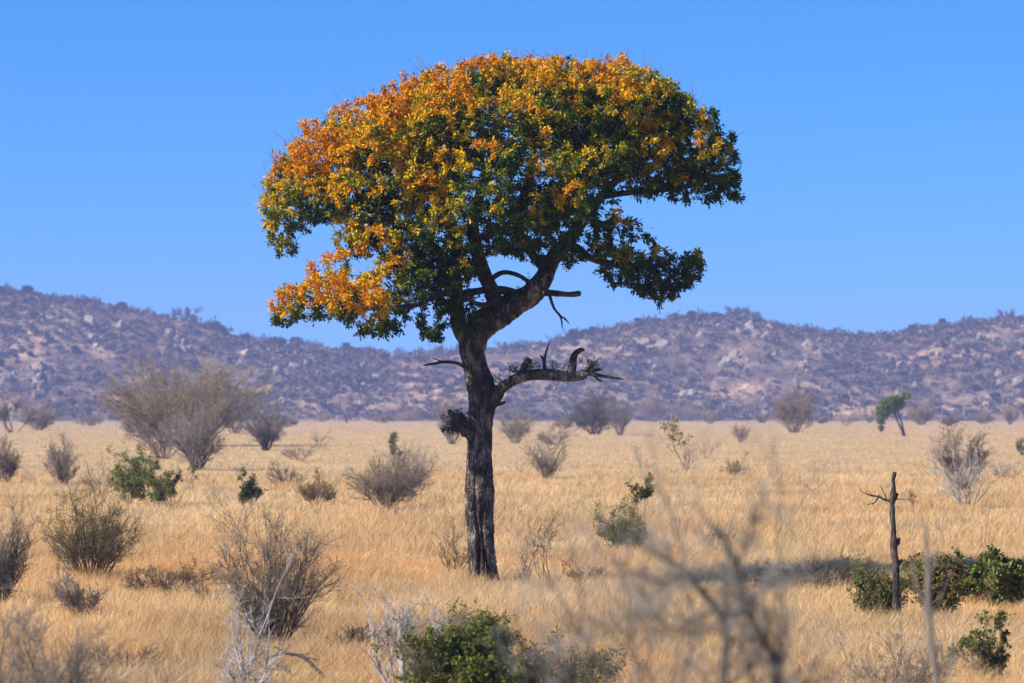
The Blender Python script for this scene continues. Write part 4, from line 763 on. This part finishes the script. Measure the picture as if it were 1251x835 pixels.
for cx_, cy_, rx, ry in [(1079, 501, 9, 11), (1085, 493, 11, 8), (1096, 488, 9, 6), (1107, 484, 6, 5), (1076, 512, 6, 8), (1090, 500, 8, 6), (1077, 523, 4, 4), (1101, 494, 6, 5)]:
    m_ = int(rx * ry * 14); u = norm(rg.normal(size=(m_, 3))) * rg.random((m_, 1)) ** .45
    pts.append(np.stack([(cx_ + u[:, 0] * rx - CX) * mpp, D_ + u[:, 1] * rx * mpp, CZ + (HY - cy_ + u[:, 2] * ry) * mpp], -1) - o0)
pts = np.concatenate(pts); m_ = len(pts); s_ = rg.uniform(.2, .45, m_)
V, Fc, C = leaves(pts, norm(rg.normal(size=(m_, 3)) + [0, 0, -.2]), norm(rg.normal(size=(m_, 3)) * .7 + [-.3, -.3, 1]), s_, s_ * .5, mixcol(rg, m_, (G_MD, G_LT, (.20, .27, .05), G_DK)))
link("foliage", mk_mesh("foliage", V, [Fc], M_LEAF, C), gt)

# dead snag on the far edge
def traced(name, label, cat, D_, base, lines, mat=M_SNAG, parts=None, S=8, col=(.12, .10, .09), n=22, amp=.12, grp=None):
    o0 = P(base[0], base[1], D_); o0[2] = 0; mpp = D_ / F; t = thing(name, label, cat, o0, grp); cs = []
    for k, (nmp, pts, rr) in enumerate(lines):
        p_ = np.array([P(a[0], a[1], D_ + (a[2] if len(a) > 2 else 0)) for a in pts]) - o0
        c, r_ = resample(p_, np.array(rr) * mpp, n); V, q = tubes(c[None], r_[None], S); V = V.reshape(n, S, 3)
        V = V + norm(V - c[:, None]) * (amp * fbm(V / (mpp * 6), 3, k) * r_[:, None] * 2)[..., None]
        kk = n * S; tri = np.stack([np.arange(kk - S, kk), np.roll(np.arange(kk - S, kk), -1), np.full(S, kk)], -1)
        me = mk_mesh(nmp, np.vstack([V.reshape(-1, 3), c[-1:]]), [q, tri], mat, np.full((kk + 1, 3), 1.) * np.array(col), smooth=True)
        link(nmp, me, t); cs.append((c, r_))
    return t, o0, cs, mpp
traced("dead_snag", "forked dead snag standing against the hills at the far edge of the plain", "dead tree", 1250., (424, 516),
       [("trunk", [(424, 518), (422, 511), (418, 505), (414, 499)], [1.6, 1.5, 1.3, 1.]), ("branch", [(418, 503), (412, 498), (405, 495)], [1.1, .9, .6]), ("branch", [(414, 500), (416, 492), (415, 484), (417, 478)], [1., .8, .6, .4]), ("branch", [(420, 507), (425, 500), (428, 494)], [.7, .5, .3])], M_TWIG, col=(.10, .085, .08))

# broken dead trunk on the right
D_ = dist(753)
t, o0, cs, mpp = traced("broken_dead_trunk", "tall thin broken dead trunk with one bare side branch on the right", "dead tree", D_, (1093, 745),
  [("trunk", [(1095, 752), (1094.5, 735), (1095, 710), (1094, 690), (1092, 665), (1091, 640), (1090, 618), (1091, 608), (1092, 595), (1091, 586), (1093.5, 577)], [5.4, 4.4, 4.8, 4.2, 4.3, 3.2, 3.6, 4.8, 2.4, 2.2, 3.0]),
   ("branch", [(1091, 612), (1082, 611), (1073, 607), (1063, 605), (1052, 601)], [1.7, 1.3, 1.0, .7, .4]), ("branch", [(1073, 607), (1069, 614), (1060, 617)], [1., .7, .4]), ("branch", [(1083, 611), (1080, 602), (1076, 596)], [.9, .6, .3]),
   ("branch", [(1092, 611), (1100, 610), (1107, 611)], [.8, .5, .3]), ("knot", [(1092, 668), (1097, 663), (1099, 657)], [3, 2.4, 1.4]), ("knot", [(1094, 690), (1099, 687), (1103, 684)], [3, 2.6, 1.6]), ("knot", [(1090, 610), (1095, 606), (1097, 603)], [3, 2.4, 1.4])], S=14, n=60, amp=.25)
cc = np.stack([resample(c, r_, 6)[0] for c, r_ in cs[1:4]]); rr = np.stack([resample(c, r_, 6)[1] for c, r_ in cs[1:4]])
rg = np.random.default_rng(4); P1, R1 = grow(cc, rr, 8, rg, (.2, 1), .35, (25, 60), .2, 4, .2, .5, .003); P2, R2 = grow(P1, R1, 4, rg, (.2, 1), .5, (25, 60), .1, 3, .2, .6, .002)
B = Acc(); V, q = tubes(P1, R1, 3); B.add(V, q, (.1, .08, .07)); V, q = tubes(P2, R2, 3); B.add(V, q, (.12, .10, .09)); link("twigs", B.mesh("twigs", M_TWIG), t)

# fallen branch in front of the vase shaped bush
D_ = dist(815)
t, o0, cs, mpp = traced("fallen_branch", "dark fallen dead branch lying in the grass beside the bleached sapling", "branch", D_, (355, 815),
  [("branch", [(322, 806), (345, 799), (368, 802), (385, 816), (398, 830)], [1.2, 1.6, 2, 2.2, 2]), ("branch", [(322, 818), (345, 818), (366, 827), (390, 832)], [1, 1.6, 2, 2.2]), ("branch", [(338, 812), (352, 820), (362, 830)], [2.2, 2, 1.8]), ("branch", [(324, 822), (326, 805), (328, 790)], [1.5, 1.2, .8]), ("branch", [(335, 790), (348, 797), (358, 801)], [.8, 1.1, 1.4])],
  M_TWIG, col=(.11, .105, .10), S=8, n=24)
cc = np.stack([resample(c, r_, 6)[0] for c, r_ in cs]); rr = np.stack([resample(c, r_, 6)[1] for c, r_ in cs])
P1, R1 = grow(cc, rr, 5, rg, (.1, 1), .35, (25, 60), .2, 4, .2, .5, .003); P2, R2 = grow(P1, R1, 4, rg, (.2, 1), .5, (25, 60), .1, 3, .2, .6, .002)
B = Acc(); V, q = tubes(P1, R1, 4); B.add(V, q, (.16, .15, .14)); V, q = tubes(P2, R2, 3); B.add(V, q, (.2, .19, .17)); link("twigs", B.mesh("twigs", M_TWIG), t)

# out-of-focus bush close to the viewer, lower right
D_ = 13.0
ST = [[(990, 1643, .3), (958, 1250, .1), (948, 900, 0), (946, 812, 0), (930, 780, -.1), (915, 750, -.1), (906, 718, -.15), (900, 690, -.1), (885, 660, -.1), (868, 640, -.1)],
      [(960, 1643, -.3), (915, 1250, -.2), (888, 900, 0), (884, 830, 0), (887, 780, .1), (876, 745, .15), (858, 722, .2), (840, 700, .2), (818, 686, .2), (790, 672, .2)],
      [(930, 1643, .2), (860, 1250, .3), (790, 950, .4), (750, 860, .5), (720, 790, .5), (690, 740, .5), (665, 700, .5)],
      [(930, 1643, .5), (850, 1250, .6), (800, 950, .7), (790, 860, .7), (770, 780, .8), (765, 720, .8), (745, 670, .8)],
      [(960, 1643, .5), (940, 1250, .6), (850, 950, .5), (835, 850, .4), (845, 780, .4), (838, 700, .5), (815, 610, .5)],
      [(990, 1643, .6), (975, 1250, .6), (960, 950, .5), (955, 840, .4), (958, 740, .4), (950, 660, .4), (955, 590, .4)],
      [(920, 1643, .1), (800, 1250, .1), (720, 980, .1), (680, 880, .2), (650, 810, .2), (628, 760, .2)],
      [(925, 1643, .3), (820, 1250, .3), (745, 980, .3), (705, 880, .3), (700, 800, .2), (712, 740, .2), (700, 690, .2)],
      [(950, 1643, .2), (900, 1250, .2), (850, 980, .2), (815, 880, .2), (790, 820, .3), (740, 770, .3), (700, 748, .3)],
      [(975, 1643, 0), (930, 1250, 0), (905, 980, 0), (920, 850, .1), (905, 790, .1), (862, 770, .2), (820, 775, .3), (785, 755, .4)]]
RA = [[7.5, 7.2, 6.6, 6, 5.6, 5.2, 4.4, 3.4, 2.4, 1.2], [6.4, 6.2, 5.4, 4.8, 4.6, 4.2, 3.4, 2.8, 2, 1.2]]
t, o0, cs, mpp = traced("near_bush", "large out of focus bare bush close to the viewer at the bottom right", "bush", D_, (930, 860),
  [("stem", q_, RA[k] if k < 2 else list(np.linspace(3.6 if k < 6 else 3.0, .8, len(q_)))) for k, q_ in enumerate(ST)] +
  [("stem", [(876, 745, .15), (850, 755, .3), (822, 768, .4), (800, 745, .5), (785, 720, .5)], [2.6, 2.2, 1.8, 1.4, .9]), ("stem", [(840, 700, .2), (815, 712, 0), (792, 706, -.1), (760, 690, -.2)], [1.2, 1.1, .9, .6]),
   ("stem", [(946, 812, 0), (925, 800, .2), (915, 780, .3)], [2.6, 2, 1.2]), ("stem", [(900, 690, -.1), (915, 660, -.2), (925, 628, -.3), (935, 600, -.3)], [2, 1.6, 1, .6])],
  M_TWIG, col=(.075, .062, .05), S=10, n=60, amp=.1)
cut = lambda a, k: a[int(len(a) * .55):] if k < 10 else a
cc = np.stack([resample(cut(c, k), cut(r_, k), 12)[0] for k, (c, r_) in enumerate(cs)]); rr = np.stack([resample(cut(c, k), cut(r_, k), 12)[1] for k, (c, r_) in enumerate(cs)])
rg = np.random.default_rng(18)
P1, R1 = grow(cc, rr, 20, rg, (.1, 1), .34, (25, 70), .15, 6, .16, .5, .0028); P2, R2 = grow(P1, R1, 7, rg, (.1, 1), .6, (25, 60), .1, 4, .2, .6, .0011); P3, R3 = grow(P2, R2, 4, rg, (.1, 1), .6, (25, 60), .1, 3, .2, .6, .0009)
B = Acc()
for (Pp, Rr, S_, c_) in ((P1, R1, 5, (.10, .09, .072)), (P2, R2, 4, (.24, .23, .21)), (P3, R3, 3, (.32, .305, .28))):
    V, q = tubes(Pp, Rr, S_); B.add(V, q, c_)
link("twigs", B.mesh("twigs", M_TWIG), t)

# second blurred stem further right
t, o0, cs, mpp = traced("near_sapling", "single thin out of focus stem in front of the green shrubs at right", "sapling", 17., (1150, 860),
  [("stem", [(1175, 1375), (1165, 1100), (1150, 900), (1144, 830), (1138, 780), (1134, 730), (1133, 680), (1130, 640)], [5, 5, 4.6, 4.2, 3.6, 3.2, 2.6, 1.4]), ("stem", [(1138, 780), (1128, 740), (1118, 705), (1116, 670)], [2.2, 1.8, 1.4, .8])], M_TWIG, col=(.17, .15, .13), S=8, n=40, amp=.1)
cc = np.stack([resample(c[len(c) // 2:], r_[len(c) // 2:], 8)[0] for c, r_ in cs]); rr = np.stack([resample(c[len(c) // 2:], r_[len(c) // 2:], 8)[1] for c, r_ in cs])
P1, R1 = grow(cc, rr, 8, rg, (.2, 1), .25, (25, 50), .2, 4, .2, .4, .002); B = Acc(); V, q = tubes(P1, R1, 4); B.add(V, q, (.2, .18, .15)); link("twigs", B.mesh("twigs", M_TWIG), t)
# blurred bush bottom left
D_ = 29.; lo_ = P(55, 800, D_)
build("near_bush", "soft focus bare grey bush close to the viewer in the bottom left corner", "bush", (lo_[0], D_, 0), shrub_parts(301, 1.25, 2.1, S(ns=26, n=(8, 5, 4), maxang=50, lmin=.65, t1=.35, r=.012, rm=.0032, col=(.12, .11, .10), tcol=(.19, .18, .17))))

# ------------------------------------------------------------------ grass
def grass(n, d0, d1, seed, wfac=1.25, dpow=0., hmul=1., lean=.75, tuft=8, cols=None):
    """blades in tufts; dpow: how density falls with distance"""
    rg = np.random.default_rng(seed); nt_ = n // tuft
    u = rg.random(nt_)
    if dpow == 0: D = d0 + (d1 - d0) * u
    else: D = d0 * (d1 / d0) ** u
    X = rg.uniform(-.5, .5, nt_) * (1251 / F) * wfac * D
    sp = .10 * np.maximum(1, D / 70) ** .9
    ph = rg.uniform(0, 2 * np.pi, (nt_, tuft)); rr = np.sqrt(rg.random((nt_, tuft))) * sp[:, None]
    x = X[:, None] + np.cos(ph) * rr; y = D[:, None] + np.sin(ph) * rr; out_ = np.stack([np.cos(ph), np.sin(ph), ph * 0], -1)
    hp = n2(X, D, 3.5, 3, 201); hp2 = n2(X, D, 14., 3, 207)
    H = (.28 + .17 * hp + .08 * hp2)[:, None] * rg.uniform(.55, 1.25, (nt_, tuft)) * hmul
    H = H * np.clip(1.12 + 1.9 * n2(X, D, 1.0, 2, 231), .3, 1.7)[:, None]
    H = H * np.clip(1.18 - y / 420., .5, 1); far = np.clip((D - 60) / 160., 0, .75)[:, None, None]
    wind = np.array([.16, .05, 0])
    L = out_ * (rg.uniform(0, lean, (nt_, tuft)))[..., None] + rg.normal(size=(nt_, tuft, 3)) * [.28, .28, 0] + wind
    wdt = .0038 * np.maximum(1, y / 56.) * rg.uniform(.7, 1.4, (nt_, tuft))
    base = np.stack([x, y, np.full_like(x, -.03)], -1)
    mid = base + L * H[..., None] * .35 + np.stack([x * 0, x * 0, H * .55], -1); tipp = base + L * H[..., None] * 1.0 + np.stack([x * 0, x * 0, H * rg.uniform(.8, 1., H.shape)], -1)
    sa = rg.uniform(-.9, .9, (nt_, tuft)); sd = np.stack([np.cos(sa), np.sin(sa), sa * 0], -1) * wdt[..., None] * .5
    V = np.stack([base - sd, base + sd, mid + sd, mid - sd, tipp + sd * .35, tipp - sd * .35], 2)
    # colour by patch, then by tuft, then by blade
    c_s, c_o, c_g, c_p = map(np.array, ((.735, .485, .215), (.69, .40, .17), (.48, .36, .225), (.82, .60, .34)))
    a_ = np.clip(n2(X, D * .6, 6., 3, 211) * 1.6, -1, 1)[:, None, None] + rg.normal(size=(nt_, 1, 1)) * .35 + rg.normal(size=(nt_, tuft, 1)) * .3
    c = c_s + (c_o - c_s) * np.clip(a_, 0, 1) + (c_p - c_s) * np.clip(-a_ * .7, 0, 1)
    b_ = np.clip(n2(X, D * .7, 4.5, 3, 223) * 2. - .35, 0, 1)[:, None, None] * .65; c = c + (c_g - c) * b_
    c = c * rg.uniform(.6, 1.25, (nt_, tuft, 1)) * (far + (1 - far) * rg.uniform(.8, 1.14, (nt_, 1, 1))) * (1.05 + .34 * np.clip(n2(X * .45, D, 5., 3, 241), -.9, .5))[:, None, None]
    if cols is not None: c = mixcol(rg, nt_ * tuft, cols).reshape(nt_, tuft, 3)
    C = np.repeat(c[:, :, None], 6, 2)
    idx = np.arange(nt_ * tuft)[:, None] * 6
    Fc = np.concatenate([idx + [0, 1, 2, 3], idx + [3, 2, 4, 5]])
    return V.reshape(-1, 3), Fc, C.reshape(-1, 3)
A = Acc()
A.add(*grass(720000, 33, 82, 1)); A.add(*grass(300000, 72, 190, 2, dpow=1)); A.add(*grass(280000, 170, 1495, 3, dpow=1, hmul=1.1))
A.add(*grass(14000, 36, 120, 4, hmul=1.5, tuft=5, dpow=1)); A.add(*grass(12000, 4, 33, 5, wfac=3., dpow=1))
A.add(*grass(15000, 34, 260, 6, hmul=1.35, tuft=11, dpow=1, lean=1.1, cols=((.17, .13, .09), (.26, .20, .14), (.12, .09, .06), (.34, .30, .25))))
o_ = link("dry_grass", A.mesh("dry_grass", M_GRASS)); o_["kind"] = "stuff"; tag(o_, "tall straw coloured dry grass covering the plain", "grass")

# ------------------------------------------------------------------ haze
x0, x1, y0, y1, z0, z1 = -2650, 2650, -450, 2950, -2., 92.
bv = np.array([(x, y, z) for x in (x0, x1) for y in (y0, y1) for z in (z0, z1)], float)
bf = np.array([(0, 1, 3, 2), (4, 6, 7, 5), (0, 4, 5, 1), (2, 3, 7, 6), (0, 2, 6, 4), (1, 5, 7, 3)])
m, n, o = newmat("haze_air"); v = n.nodes.new("ShaderNodeVolumePrincipled"); v.inputs['Color'].default_value = (.50, .56, 1., 1); v.inputs['Density'].default_value = .00023; v.inputs['Anisotropy'].default_value = 0.
n.links.new(v.outputs[0], o.inputs['Volume'])
hz = link("haze", mk_mesh("haze", bv, [bf], m)); hz["kind"] = "stuff"; tag(hz, "thin blue haze in the air over the plain", "haze")
